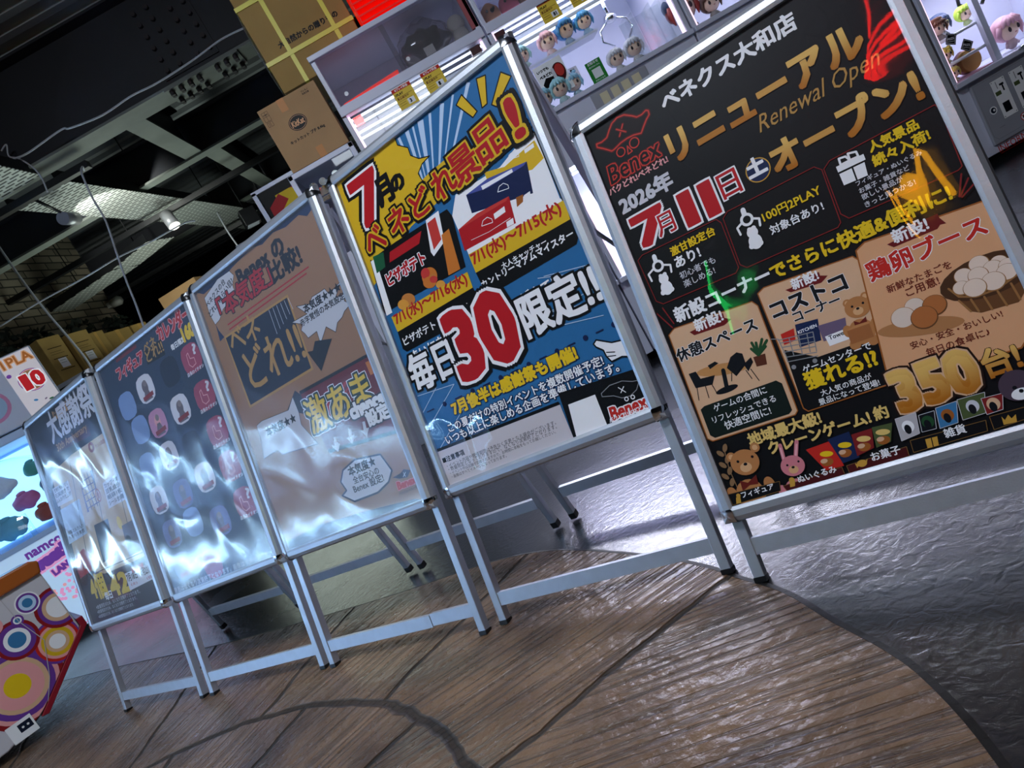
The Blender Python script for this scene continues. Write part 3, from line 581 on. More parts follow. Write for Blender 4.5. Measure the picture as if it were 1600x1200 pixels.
('T','Benex','re',482.8,820.4,86.1,0,0,1.1,0.04,[(0.11,'w')],0.12),
('T','バクどれ!ベネどれ!','w',475.5,823,94.7,0,0,1,0.02,[],0),
('T','ベ','k',29.8,220,62,62,6,1,0.15,[],0),
('T','ネ','k',121.4,213.6,62,62,6,1,0.15,[],0),
('T','ど','k',202.1,207.7,60,60,6,1,0.15,[],0),
('T','れ','k',281,202.7,66,66,6,1,0.15,[],0),
('T','景','k',343.4,202.6,76,76,6,1,0.15,[],0),
('T','品','k',424.7,189.9,78,78,6,1,0.15,[],0),
('T','ベ','ye2',29.8,220,62,62,6,1,0.075,[],0),
('T','ネ','ye2',121.4,213.6,62,62,6,1,0.075,[],0),
('T','ど','ye2',202.1,207.7,60,60,6,1,0.075,[],0),
('T','れ','ye2',281,202.7,66,66,6,1,0.075,[],0),
('T','景','ye2',343.4,202.6,76,76,6,1,0.075,[],0),
('T','品','ye2',424.7,189.9,78,78,6,1,0.075,[],0),
('T','ベ','rd2',29.8,220,62,62,6,1,0.022,[],0),
('T','ネ','rd2',121.4,213.6,62,62,6,1,0.022,[],0),
('T','ど','rd2',202.1,207.7,60,60,6,1,0.022,[],0),
('T','れ','rd2',281,202.7,66,66,6,1,0.022,[],0),
('T','景','rd2',343.4,202.6,76,76,6,1,0.022,[],0),
('T','品','rd2',424.7,189.9,78,78,6,1,0.022,[],0),
('T','!','k',526.7,185.4,22,88,0,1,0.15,[],0),
('T','!','ye2',526.7,185.4,22,88,0,1,0.08,[],0),
('T','!','rd2',526.7,185.4,22,88,0,1,0.03,[],0)]
P5=[
('P','dr',[[42,65.2],[28.1,51.2],[16.8,41.6],[18,35],[29.3,37.5],[42.5,35.3],[53.1,24.4],[62.7,15.9],[76.5,11.6],[91.6,14.6],[104.8,25],[113.1,33],[124.1,34.2],[133.9,31.3],[138.1,34.7],[137.1,42.4],[128.3,48.1],[119.1,56.5],[109.4,66],[94.2,60.9],[80.2,59.5],[65,60.3],[48.3,64.6]]),
('L','nd',7,[[42,65.2],[28.1,51.2],[16.8,41.6],[18,35],[29.3,37.5],[42.5,35.3],[53.1,24.4],[62.7,15.9],[76.5,11.6],[91.6,14.6],[104.8,25],[113.1,33],[124.1,34.2],[133.9,31.3],[138.1,34.7],[137.1,42.4],[128.3,48.1],[119.1,56.5],[109.4,66],[94.2,60.9],[80.2,59.5],[65,60.3],[48.3,64.6]],1),
('L','ne',2.6,[[42,65.2],[28.1,51.2],[16.8,41.6],[18,35],[29.3,37.5],[42.5,35.3],[53.1,24.4],[62.7,15.9],[76.5,11.6],[91.6,14.6],[104.8,25],[113.1,33],[124.1,34.2],[133.9,31.3],[138.1,34.7],[137.1,42.4],[128.3,48.1],[119.1,56.5],[109.4,66],[94.2,60.9],[80.2,59.5],[65,60.3],[48.3,64.6]],1),
('L','nd',6,[[82.4,29.5],[67.4,47.5]],0),
('L','ne',2.4,[[82.4,29.5],[67.4,47.5]],0),
('L','nd',6,[[66.8,31.4],[82.6,46.7]],0),
('L','ne',2.4,[[66.8,31.4],[82.6,46.7]],0),
('E','ne',58.1,76.9,10,10,0),
('E','dr',58.1,76.9,7.6,7.6,0),
('E','ne',89.7,75.1,11,11,0),
('E','dr',89.7,75.1,8.6,8.6,0),
('L','ne',2.2,[[74.5,73.1],[70.1,88.9],[80.1,87.7]],1),
('T','Benex','dr',15.8,125.9,113.3,0,0,1.15,0.012,[(0.085,'nd'),(0.055,'ne')],0.15),
('T','バクどれ!ベネどれ!','pk',5.2,144.1,131.6,0,0,1,0.03,[],0),
('T','ベネクス大和店','w',166.8,56.1,257.6,0,0,1,0.035,[],0),
('T','2026年','lg',15.8,193,112.6,0,0,1,0.045,[],0),
('T','7','rd',24.3,269.9,64.6,60,0,1,0.05,[(0.095,'w')],0),
('T','1','rd',127.8,274.2,19,60,0,1,0.05,[(0.095,'w')],0),
('T','1','rd',170,276.7,18.3,60,0,1,0.05,[(0.095,'w')],0),
('T','月','rd',66.9,269.1,37.1,0,0,1,0.012,[(0.06,'w')],0),
('T','日','rd',204.1,262.8,36,0,0,1,0.012,[(0.06,'w')],0),
('E','gd',276.4,243,22,22,0),
('E','nv',276.4,243,20,20,0),
('T','土','w',258.8,250.6,32,0,0,1,0.05,[],0),
('T','リニューアル','au',148,153.1,352,0,0,1.12,0.045,[(0.06,'br')],0),
('T','Renewal Open','go',300.4,195.1,203.9,0,0,1.25,0,[],0.35),
('T','オープン!','au',303.8,269.1,239.1,0,0,1.12,0.045,[(0.06,'br')],0),
('L','rb',1.6,[[372.5,297.1],[385.4,288.5],[551,286.9],[554.4,297.3],[549.1,393.7],[542.6,397.3],[377.2,392.2],[368.2,379.6]],1),
('L','rb',1.6,[[188.7,292.6],[200.3,284.5],[360.2,285.7],[369.4,296.4],[363,392.6],[356,398.4],[194.1,394.1],[184.6,383.9]],1),
('L','rb',1.6,[[8.1,289],[20.2,282.9],[176.6,287.9],[182.6,297.9],[180.4,387.5],[172.1,394.7],[23.1,388.9],[12.1,378]],1),
('P','w',[[390.4,303.2],[434.9,304.9],[434.5,315.1],[390.1,313.6]]),
('P','w',[[390.6,317],[410.8,317.5],[409.5,339.3],[390.2,337.9]]),
('P','w',[[413.5,317.5],[431.5,318],[428.1,340.5],[412.1,339.7]]),
('L','w',3.5,[[413.4,303.8],[398.1,303.9],[399.2,292.9],[409.6,294.7]],1),
('L','w',3.5,[[413.4,303.8],[414.3,292.2],[426.6,295.8],[426.7,304.8]],1),
('T','人気景品','ye',445.6,309.3,74.5,0,0,1,0.035,[],0),
('T','続々入荷!','ye',442.5,333.7,85.2,0,0,1,0.035,[],0),
('T','フィギュア・ぬいぐるみ','lg',407.2,349.5,101.6,0,0,1,0.015,[],0),
('T','お菓子・雑貨など','lg',407.1,362.9,78.1,0,0,1,0.015,[],0),
('T','欲しい景品が','lg',406.8,375,63.6,0,0,1,0.015,[],0),
('T','きっと見つかる!','lg',406.5,388.8,77.9,0,0,1,0.015,[],0),
('T','激甘設定台','ye',75.2,312.9,90.8,0,0,1,0.03,[],0),
('T','あり!','w',75.2,337.9,50.8,0,0,1,0.03,[],0),
('T','初心者でも','lg',74.2,360.9,72.6,0,0,1,0.01,[],0),
('T','楽しめる!','lg',75.1,379,63.8,0,0,1,0.01,[],0),
('T','100円2PLAY','ye',252.2,333.9,102.4,0,0,1,0.02,[],0),
('T','対象台あり!','w',255.2,360.7,93.3,0,0,1,0.02,[],0),
('L','w',9,[[41.6,296.4],[41.1,308.2]],0),
('E','w',41.9,316.9,12,12,0),
('E','dk',41.9,316.9,7,7,0),
('L','w',4,[[30.8,318.1],[17.7,323.8],[19.2,338.3]],0),
('L','w',4,[[51.9,319.4],[65.2,325.8],[62.1,339.1]],0),
('E','w',42.7,344.7,10,10,0),
('E','w',39.1,337,4,4,0),
('E','w',48.2,337.2,4,4,0),
('E','w',41.8,363.2,12,14,0),
('E','w',31.4,369,5,5,0),
('E','w',50,369.9,5,5,0),
('L','w',9,[[226.4,295.6],[225.7,306.5]],0),
('E','w',226.2,314.6,12,12,0),
('E','dk',226.2,314.6,7,7,0),
('L','w',4,[[216.6,315.8],[205.2,321.1],[206.2,334.6]],0),
('L','w',4,[[234.9,317],[246.2,323],[243.3,335.4]],0),
('E','w',226.4,340.5,10,10,0),
('E','w',223.4,333.4,4,4,0),
('E','w',231.4,333.6,4,4,0),
('E','w',225.3,357.8,12,14,0),
('E','w',216.2,363.2,5,5,0),
('E','w',232.3,364.1,5,5,0),
('T','新設コーナー','w',36,435.4,188.7,0,0,1,0.035,[],0),
('T','でさらに快適&便利に!','ye',228.6,436,291.5,0,0,1,0.035,[],0),
('P','cr',[[10.2,449.6],[24.9,441.8],[178.7,454.9],[185.6,466.1],[178.6,666.7],[172.1,672.1],[12.9,669],[5,661.6]]),
('L','or',2,[[10.2,449.6],[24.9,441.8],[178.7,454.9],[185.6,466.1],[178.6,666.7],[172.1,672.1],[12.9,669],[5,661.6]],1),
('P','rib',[[50.7,460.3],[66.2,459.5],[69.2,448.5],[123.1,452.6],[121.8,461.7],[132,469.5],[117.6,474.4],[114.3,474.4],[57.1,469.5]]),
('T','新設!','w',64.1,466.2,55.2,0,0,1,0.03,[],0),
('T','休憩スペース','nk',9.7,506.5,160.6,0,0,1,0.03,[(0.06,'w')],0),
('E','wd',83.7,549.5,52,11,12),
('L','nk',8,[[82.8,551.6],[76.5,585.1]],0),
('E','nk',75.6,587.1,22,6,0),
('P','nk',[[18.1,533.6],[33,534.4],[36.5,550.5],[64.7,554.1],[53.7,569.2],[20.8,564.1]]),
('P','nk',[[90.8,549.9],[104.5,533.8],[118.1,529.7],[127.3,535.9],[126,556.6],[101.4,570.7]]),
('P','nk',[[58.8,532.4],[74.4,530.4],[79.6,535.8],[60.5,540.4]]),
('P','nk',[[121.9,555],[138.9,547.7],[139.6,557.4],[125,570.4]]),
('L','nk',1.6,[[23.8,562.8],[17.8,587.4]],0),
('L','nk',1.6,[[39.9,566.4],[37.8,589.9]],0),
('L','nk',1.6,[[52.4,566.3],[55.4,586.8]],0),
('L','nk',1.6,[[95.7,561.4],[89.8,575.8]],0),
('L','nk',1.6,[[121.8,566.8],[126.1,585]],0),
('L','nk',1.6,[[130.7,568],[136.8,592.8]],0),
('P','pot',[[142.9,549.3],[165,551.2],[160.8,570.5],[142.3,567.8]]),
('L','gr',5,[[152.9,549.5],[145.4,533.8]],0),
('L','gr',5,[[152.9,549.5],[157.4,527]],0),
('L','gr',5,[[152.9,549.5],[169.6,525]],0),
('L','gr',5,[[152.9,549.5],[170.6,539.5]],0),
('L','gr',5,[[152.9,549.5],[162.8,536.3]],0),
('L','gr',5,[[152.9,549.5],[150.3,524]],0),
('L','gr',5,[[152.9,549.5],[176.6,530.3]],0),
('P','dg',[[13.9,605.5],[23.1,601.5],[164.3,603.4],[172,611.8],[170.3,662.4],[163.1,667.1],[19.7,664.6],[12.7,657.4]]),
('T','ゲームの合間に','w',38.6,619.1,103.3,0,0,1,0.01,[],0),
('T','リフレッシュできる','w',27.8,638.6,123.6,0,0,1,0.01,[],0),
('T','快適空間に!','w',45.8,657.6,89.2,0,0,1,0.01,[],0),
('P','cr',[[193.7,446.2],[207.2,440.6],[358.5,453.6],[364.6,463.3],[345.4,669.4],[339.5,674.7],[195.2,673.6],[189.6,666.2]]),
('P','dk',[[198.1,557.8],[245.2,590.6],[342.7,593.3],[352.1,603.7],[345.4,667.3],[339.3,673.4],[195.5,672.8],[190.1,665]]),
('L','or',2,[[193.7,446.2],[207.2,440.6],[358.5,453.6],[364.6,463.3],[345.4,669.4],[339.5,674.7],[195.2,673.6],[189.6,666.2]],1),
('P','rib',[[239.4,460.2],[250.8,460.9],[254,450.9],[301.2,454.9],[300.7,461.5],[311.8,466.8],[302.9,471.6],[297.9,473.8],[246.3,468]]),
('T','新設!','w',252.2,466.7,45.3,0,0,1,0.03,[],0),
('T','コストコ','nk',203.9,500.2,129.1,0,0,1,0.04,[(0.065,'w')],0),
('T','コーナー','nk',234.1,519.9,79.6,0,0,1,0.03,[(0.06,'w')],0),
('P','re',[[202.7,529.7],[227.2,528.6],[222.4,549.4],[201.3,549.8]]),
('P','nv',[[231.4,523.5],[269.8,528.8],[261.3,565.7],[224,563.8]]),
('T','KITCHEN','w',231.2,541.2,32.5,0,0,1,0.02,[],0),
('P','pl',[[265.2,540.4],[310.7,544.5],[303.7,572.4],[264.2,569.2]]),
('P','w',[[269,562.2],[305.7,562.3],[303.1,581],[270,580.5]]),
('T','Towel','nk',273.8,570.8,26.6,0,0,1,0.02,[],0),
('L','gy',1.6,[[184.3,531.2],[195.8,536],[197.1,571.2],[246.5,582.1]],0),
('L','gy',1.6,[[195,538],[254.1,546.9],[247.3,580.1]],0),
('L','gy',1.6,[[197.1,571.2],[195.9,579.8],[246,588.6]],0),
('L','gy',1.6,[[195.7,543.8],[252.5,555.3]],0),
('L','gy',1.6,[[195.9,552.2],[250.9,563.6]],0),
('L','gy',1.6,[[195.8,561.4],[249.2,572]],0),
('L','gy',1.6,[[213.5,541.1],[209.7,572.6]],0),
('L','gy',1.6,[[229.9,543.5],[223.8,575.1]],0),
('L','gy',1.6,[[244,545.8],[237,577.3]],0),
('E','gy',201.8,592.3,4,4,0),
('E','gy',238.4,595,4,4,0),
('E','be',321.9,523.5,6.8,6.8,0),
('E','mz',321.9,523.5,3.8,3.8,0),
('E','be',351.3,523.1,6.8,6.8,0),
('E','mz',351.3,523.1,3.8,3.8,0),
('E','be',325.7,576.7,20.2,21.8,0),
('E','be',305.8,568.2,7.5,10.5,0),
('E','be',349.8,573.4,7.5,11.2,0),
('E','be',334.1,535.9,20.2,18,0),
('E','be',308.3,593.3,9,9,0),
('E','be',336.2,596.4,9,9,0),
('E','mz',333.1,542.3,8.2,6.8,0),
('E','nk',333.9,538.3,2.7,2.1,0),
('E','nk',327.1,531.9,2,2,0),
('E','nk',344.5,532.8,2,2,0),
('P','bw',[[320.2,555.5],[327.9,561.4],[340.1,555.6],[338.4,567.7],[328.7,565.2],[318.6,569.4]]),
('P','box',[[304.6,567.1],[340.8,568.6],[339.4,591.9],[302.5,590.9]]),
('P','box2',[[304.6,567.1],[317.5,562.9],[344.2,564.9],[340.8,568.6]]),
('T','ゲームセンターで','w',214.1,609.3,115.2,0,0,1,0.015,[],0),
('T','獲れる!?','ye',209.9,639.4,120.3,0,0,1,0.035,[],0),
('T','大人気の商品が','w',226.2,657.3,85,0,0,1,0.01,[],0),
('T','景品になって登場!','w',217.4,671.2,101.4,0,0,1,0.01,[],0),
('P','cr2',[[366.8,447.7],[383.4,440.5],[554.4,457.3],[554.4,469.2],[554.4,652.9],[518.5,686.4],[336.3,680.5],[332,672.4]]),
('L','or',2.4,[[366.8,447.7],[383.4,440.5],[554.4,457.3],[554.4,469.2],[554.4,652.9],[518.5,686.4],[336.3,680.5],[332,672.4]],1),
('P','rib',[[411.9,459],[425.3,458.2],[429,446.5],[493.4,446.2],[493.4,453.6],[498.7,466.2],[490.5,464.3],[484.7,468.7],[419.4,467.8]]),
('T','新設!','w',423.2,463.7,51.9,0,0,1,0.03,[],0),
('T','鶏卵ブース','re',369.7,506.7,173.1,0,0,1,0.03,[(0.06,'w')],0),
('T','新鮮なたまごを','br2',385.2,534.5,95.9,0,0,1,0.02,[],0),
('T','ご用意!','br2',408,551.6,49.1,0,0,1,0.02,[],0),
('E','sh',406.3,603.3,62,14,14),
('E','sh',411.7,570.6,15.8,14.9,0),
('E','eg',411.6,569.7,14.4,13.5,0),
('E','sh',390.1,580.6,18.8,17.72,0),
('E','eg',390.1,579.7,17.4,16.2,0),
('E','bk',437.8,579.4,17.8,16.779999999999998,0),
('E','eb',437.8,578.5,16.4,15.3,0),
('E','bk',417.6,591.8,19.8,18.66,0),
('E','eb',417.6,590.9,18.4,17.1,0),
('P','bk',[[464.4,563],[466.8,575.7],[479,608.5],[491,616.1],[540.3,620.3],[554.4,607.1],[554.4,567],[554.4,555.1],[538.9,544],[489.2,542.5]]),
('P','bk2',[[554.4,565.3],[554.4,575.2],[554.4,584.1],[554.4,591.2],[538.3,595.7],[517.9,597.3],[497.5,595.7],[479.1,591.2],[464.5,584.1],[455.1,575.2],[451.9,565.3],[455.1,555.4],[464.5,546.5],[479.1,539.4],[497.5,534.9],[517.9,533.3],[538.3,534.9],[554.4,539.4],[554.4,546.5],[554.4,555.4]]),
('L','bk3',3,[[464.4,563],[472.6,580.6],[493.5,590.1],[523,590.2],[551.6,581.4],[554.4,567.1]],0),
('L','bk3',3,[[470.4,586.4],[479,608.5]],0),
('L','bk3',3,[[485.7,591.1],[488.6,612.8]],0),
('L','bk3',3,[[503,594.5],[505.5,616.9]],0),
('L','bk3',3,[[521.6,594],[524.8,618.9]],0),
('L','bk3',3,[[541.2,589.8],[543.2,617.2]],0),
('E','bk3',514.8,544.6,14.4,13.2,0),
('E','eg2',514.7,543.9,13.2,12.04,0),
('E','bk3',538.7,554,12.4,11.4,0),
('E','eg2',538.6,553.3,11.2,10.32,0),
('E','bk3',528.9,558.2,13.4,12.3,0),
('E','eg2',528.8,557.5,12.2,11.18,0),
('P','bk3',[[554.4,562.6],[554.4,566.1],[554.4,569.3],[554.4,571.8],[550.9,573.4],[547.1,574],[543.3,573.4],[539.8,571.8],[537.1,569.3],[535.3,566.1],[534.7,562.6],[535.3,559.1],[537.1,555.9],[539.8,553.4],[543.3,551.8],[547.1,551.2],[550.9,551.8],[554.4,553.4],[554.4,555.9],[554.4,559.1]]),
('P','eg2',[[554.4,561.8],[554.4,565],[554.4,567.9],[553.7,570.1],[550.6,571.6],[547.1,572.1],[543.6,571.6],[540.5,570.1],[538,567.9],[536.4,565],[535.9,561.8],[536.4,558.6],[538,555.7],[540.5,553.5],[543.6,552],[547.1,551.5],[550.6,552],[553.7,553.5],[554.4,555.7],[554.4,558.6]]),
('P','bk3',[[554.4,571.6],[554.4,575.7],[554.4,579.4],[551.3,582.3],[547.2,584.2],[542.8,584.8],[538.4,584.2],[534.3,582.3],[531.2,579.4],[529.1,575.7],[528.4,571.6],[529.1,567.5],[531.2,563.8],[534.3,560.9],[538.4,559],[542.8,558.4],[547.2,559],[551.3,560.9],[554.4,563.8],[554.4,567.5]]),
('P','eg2',[[554.4,570.9],[554.4,574.6],[553.4,578],[550.5,580.6],[546.8,582.4],[542.7,582.9],[538.6,582.4],[534.9,580.6],[532,578],[530.1,574.6],[529.5,570.9],[530.1,567.2],[532,563.8],[534.9,561.2],[538.6,559.4],[542.7,558.9],[546.8,559.4],[550.5,561.2],[553.4,563.8],[554.4,567.2]]),
('E','bk3',489.9,553.1,13.4,12.3,0),
('E','eg2',489.8,552.4,12.2,11.18,0),
('E','bk3',507.7,560.5,14.4,13.2,0),
('E','eg2',507.6,559.8,13.2,12.04,0),
('E','bk3',480.7,569.5,12.4,11.4,0),
('E','eg2',480.6,568.7,11.2,10.32,0),
('E','bk3',522.4,577.6,16.4,15,0),
('E','eg2',522.3,576.9,15.2,13.76,0),
('E','bk3',496.8,576.9,16.4,15,0),
('E','eg2',496.7,576.2,15.2,13.76,0),
('T','安心・安全・おいしい!','br2',383,633.3,131.6,0,0,1,0.01,[],0),
('T','毎日の食卓に♪','br2',399.4,653,90.3,0,0,1,0.01,[],0),
('T','350','au',334.1,724.2,117.3,0,0,1.1,0.06,[(0.085,'cr'),(0.12,'br')],0),
('T','台!','au',463.8,715.6,47.3,0,0,1.1,0.035,[(0.055,'br')],0),
('T','地域最大級!','gl',77.4,700.6,132.1,0,0,1,0.035,[],0),
('T','クレーンゲーム!','gl',105.8,725.5,177.7,0,0,1,0.035,[],0),
('T','約','gl',291,725.3,21.9,0,0,1,0.03,[],0),
('E','wr',30.6,688.2,8,4.5,120),
('E','wr',18.3,695.7,8,4.5,50),
('E','wr',26.7,709.8,8,4.5,120),
('E','wr',14.4,717.3,8,4.5,50),
('E','wr',22.8,731.3,8,4.5,120),
('E','wr',10.5,738.9,8,4.5,50),
('E','wr',18.9,752.8,8,4.5,120),
('L','wr',1.6,[[29.3,683.1],[23,728.5],[24.8,771.4]],0),
('E','be',35,708.2,9,9,0),
('E','mz',35,708.2,5,5,0),
('E','be',83.3,704.3,9,9,0),
('E','mz',83.3,704.3,5,5,0),
('P','be',[[70.8,784],[69.5,793],[65.6,797.4],[59.7,797.4],[52.1,797.4],[43.8,797.4],[35.5,797.4],[27.9,797.4],[22,797.4],[18.1,793],[16.8,784],[18.1,775],[22,767],[27.9,760.5],[35.5,756.4],[43.8,755],[52.1,756.4],[59.7,760.5],[65.6,767],[69.5,775]]),
('E','be',10.6,774.5,10,14,0),
('E','be',83.1,776.2,10,15,0),
('E','be',55.7,724.6,27,24,0),
('P','be',[[28.1,797.4],[27.5,797.4],[25.8,797.4],[23.2,797.4],[19.8,797.4],[16.1,797.4],[12.4,797.4],[9,797.4],[6.4,797.4],[4.7,797.4],[4.1,797.4],[4.7,797.4],[6.4,797.4],[9,797.4],[12.4,797.4],[16.1,797.4],[19.8,797.4],[23.2,797.4],[25.8,797.4],[27.5,797.4]]),
('P','be',[[74,797.4],[73.4,797.4],[71.7,797.4],[69.1,797.4],[65.7,797.4],[62,797.4],[58.3,797.4],[54.9,797.4],[52.3,797.4],[50.6,797.4],[50,797.4],[50.6,797.4],[52.3,797.4],[54.9,797.4],[58.3,797.4],[62,797.4],[65.7,797.4],[69.1,797.4],[71.7,797.4],[73.4,797.4]]),
('E','mz',54.3,733.9,11,9,0),
('E','nk',55.4,728.1,3.6,2.8,0),
('E','nk',44,719.7,2.6,2.6,0),
('E','nk',72.6,719,2.6,2.6,0),
('P','bw',[[33.7,754.4],[46.7,761.9],[66.5,752.1],[64.3,769.5],[48.2,767.2],[31.7,774.5]]),
('L','pkb',7.0200000000000005,[[123.4,747.1],[127.2,715]],0),
('L','pkb',7.0200000000000005,[[142.8,747.7],[156.7,717.4]],0),
('L','pk2',3.12,[[123.7,741.6],[126,720.2]],0),
('L','pk2',3.12,[[144.8,742.8],[154.8,722.2]],0),
('P','pkb',[[146.3,797.4],[145.3,797.4],[142.3,797.4],[137.6,797.4],[131.7,797.4],[125.2,797.4],[118.7,797.4],[112.8,797.4],[108.1,797.4],[105.1,797.4],[104.1,797.4],[105.1,793.7],[108.1,787.4],[112.8,782.4],[118.7,779.2],[125.2,778.1],[131.7,779.2],[137.6,782.4],[142.3,787.4],[145.3,793.7]]),
('P','pkb',[[108.9,793.7],[108.5,797.1],[107.4,797.4],[105.7,797.4],[103.5,797.4],[101.1,797.4],[98.7,797.4],[96.5,797.4],[94.8,797.4],[93.7,797.1],[93.3,793.7],[93.7,790.3],[94.8,787.3],[96.5,784.9],[98.7,783.3],[101.1,782.8],[103.5,783.3],[105.7,784.9],[107.4,787.3],[108.5,790.3]]),
('P','pkb',[[161.7,794.6],[161.3,797.4],[160.2,797.4],[158.5,797.4],[156.3,797.4],[153.9,797.4],[151.5,797.4],[149.3,797.4],[147.6,797.4],[146.5,797.4],[146.1,794.6],[146.5,791],[147.6,787.7],[149.3,785.1],[151.5,783.5],[153.9,782.9],[156.3,783.5],[158.5,785.1],[160.2,787.7],[161.3,791]]),
('E','pkb',134.2,755.9,21.1,18.7,0),
('E','mz',133.2,762.9,8.6,7,0),
('E','nk',134,758.6,2.8,2.2,0),
('E','nk',125.7,752.4,2,2,0),
('E','nk',146.6,751.6,2,2,0),
('P','re',[[166.1,735.9],[209.2,734],[215.3,781.1],[184.5,780.4]]),
('E','ye',195.8,753.3,11,5,12),
('E','or',192,767.1,10,7,0),
('E','cr',187.4,763.9,6,4,0),
('P','nv',[[206.6,730.1],[244.2,728.2],[243.9,774.9],[215,776.7]]),
('E','ye',229.4,747.9,11,5,12),
('E','or',225.6,761.5,10,7,0),
('E','cr',221.2,758.3,6,4,0),
('P','rb',[[245.8,734.4],[279.7,734.3],[270.9,766.5],[241.1,771.9]]),
('E','gl',261.3,747.2,11,5,12),
('E','or',257.6,760.6,10,7,0),
('E','cr',253.3,757.5,6,4,0),
('P','gr2',[[280.1,733.1],[311.9,735.6],[298.6,764.9],[274.4,767.6]]),
('E','gl',293.1,745.8,11,5,12),
('E','or',289.5,759,10,7,0),
('E','cr',285.3,755.9,6,4,0),
('P','gy2',[[318.1,731.4],[350.4,731],[343.4,765.2],[314.1,768.8]]),
('E','w',331.6,749.1,9,10,0),
('E','nk',329.9,753.5,5,8,0),
('L','lg',0.8,[[318.1,731.4],[350.4,731],[343.4,765.2],[314.1,768.8]],1),
('P','nk',[[352.4,737.1],[376,737.2],[368.6,765.5],[347.3,764.4]]),
('E','gr',361.1,751.1,9,10,0),
('E','nk',359.4,755.4,5,8,0),
('L','lg',0.8,[[352.4,737.1],[376,737.2],[368.6,765.5],[347.3,764.4]],1),
('P','sk',[[379,734.1],[410.4,733.2],[400.2,766.2],[373.3,767.1]]),
('E','or',390.8,750.2,9,10,0),
('E','nk',389.1,754.5,5,8,0),
('L','lg',0.8,[[379,734.1],[410.4,733.2],[400.2,766.2],[373.3,767.1]],1),
('P','gr2',[[411.7,731.7],[450.5,733.1],[440.2,764.1],[407.7,764.7]]),
('E','lg',427.7,748.4,9,10,0),
('E','nk',426,752.6,5,8,0),
('L','lg',0.8,[[411.7,731.7],[450.5,733.1],[440.2,764.1],[407.7,764.7]],1),
('P','rb',[[442.4,740.9],[471.7,742.6],[463.3,766.4],[440.8,767.1]]),
('E','cr',454.6,754.3,9,10,0),
('E','nk',453,758.4,5,8,0),
('L','lg',0.8,[[442.4,740.9],[471.7,742.6],[463.3,766.4],[440.8,767.1]],1),
('E','ct',493,737.9,24,24,0),
('P','ct',[[481.3,721.7],[487.4,710.1],[494.1,726.6]]),
('E','w',493.5,751.8,13,9,0),
('E','nk',495,747.7,3,3,0),
('E','nk',488.9,740.3,3,3,0),
('P','dk',[[2.8,772.2],[101.9,775.6],[97.4,792.4],[3.8,793.6]]),
('L','bd',1,[[2.8,772.2],[101.9,775.6],[97.4,792.4],[3.8,793.6]],1),
('T','フィギュア','w',26.4,786.5,62.1,0,0,1,0.02,[],0),
('P','rbd',[[104.6,785.5],[210.8,781.9],[210.9,797.2],[108.5,797.4]]),
('L','bd',1,[[104.6,785.5],[210.8,781.9],[210.9,797.2],[108.5,797.4]],1),
('T','ぬいぐるみ','w',133.2,788,67.4,0,0,1,0.02,[],0),
('P','rbd',[[218.9,782.2],[317.4,779.5],[315.6,795.6],[219,797.4]]),
('L','bd',1,[[218.9,782.2],[317.4,779.5],[315.6,795.6],[219,797.4]],1),
('T','お菓子','w',260.7,787.7,46.1,0,0,1,0.02,[],0),
('P','dk',[[326,771.9],[436.2,774.7],[432.5,791.3],[323.7,792]]),
('L','bd',1,[[326,771.9],[436.2,774.7],[432.5,791.3],[323.7,792]],1),
('T','雑貨','w',375.7,784.5,30.5,0,0,1,0.02,[],0),
('P','dk',[[442.7,771],[502.1,772.5],[499.1,788.9],[441.2,792.3]]),
('L','bd',1,[[442.7,771],[502.1,772.5],[499.1,788.9],[441.2,792.3]],1),
('P','gd',[[457.3,776.1],[459.6,782.8],[466.4,776.2],[468.6,783.2],[475.8,778.7],[473.1,790.3],[455.5,789.3]]),
('P','gd',[[347.2,776.8],[365.1,777.4],[361.9,792],[345.2,791.5]]),
('L','dk',1.5,[[356.3,777],[353.8,791.8]],0),
('E','gd',243.7,785.6,8,6,0),
('P','gd',[[233,782.3],[233.6,791.1],[239.4,786.4]]),
('P','gd',[[248,784.8],[254.8,780.5],[251.2,786.7]]),
('E','gd',20.5,779.6,4,4,0),
('P','gd',[[14.9,781.7],[23.3,782.2],[20.6,793.6],[11.3,792.9]]),
('E','gd',123.3,779.7,5,5,0),
('P','gd',[[118.3,781.4],[128,782.4],[124.4,791.3],[115.7,791]]),
('L','rb',2.5,[[543.5,405.1],[528.9,436]],0),
('L','rb',2.5,[[549.3,415.7],[530.2,436.7]],0),
('L','rb',2.5,[[552.7,427.3],[531.9,438.6]],0),
('L','rb',2.5,[[5.4,401.8],[23.8,439.3]],0),
('L','rb',2.5,[[20,396.4],[29.4,432.9]],0)]
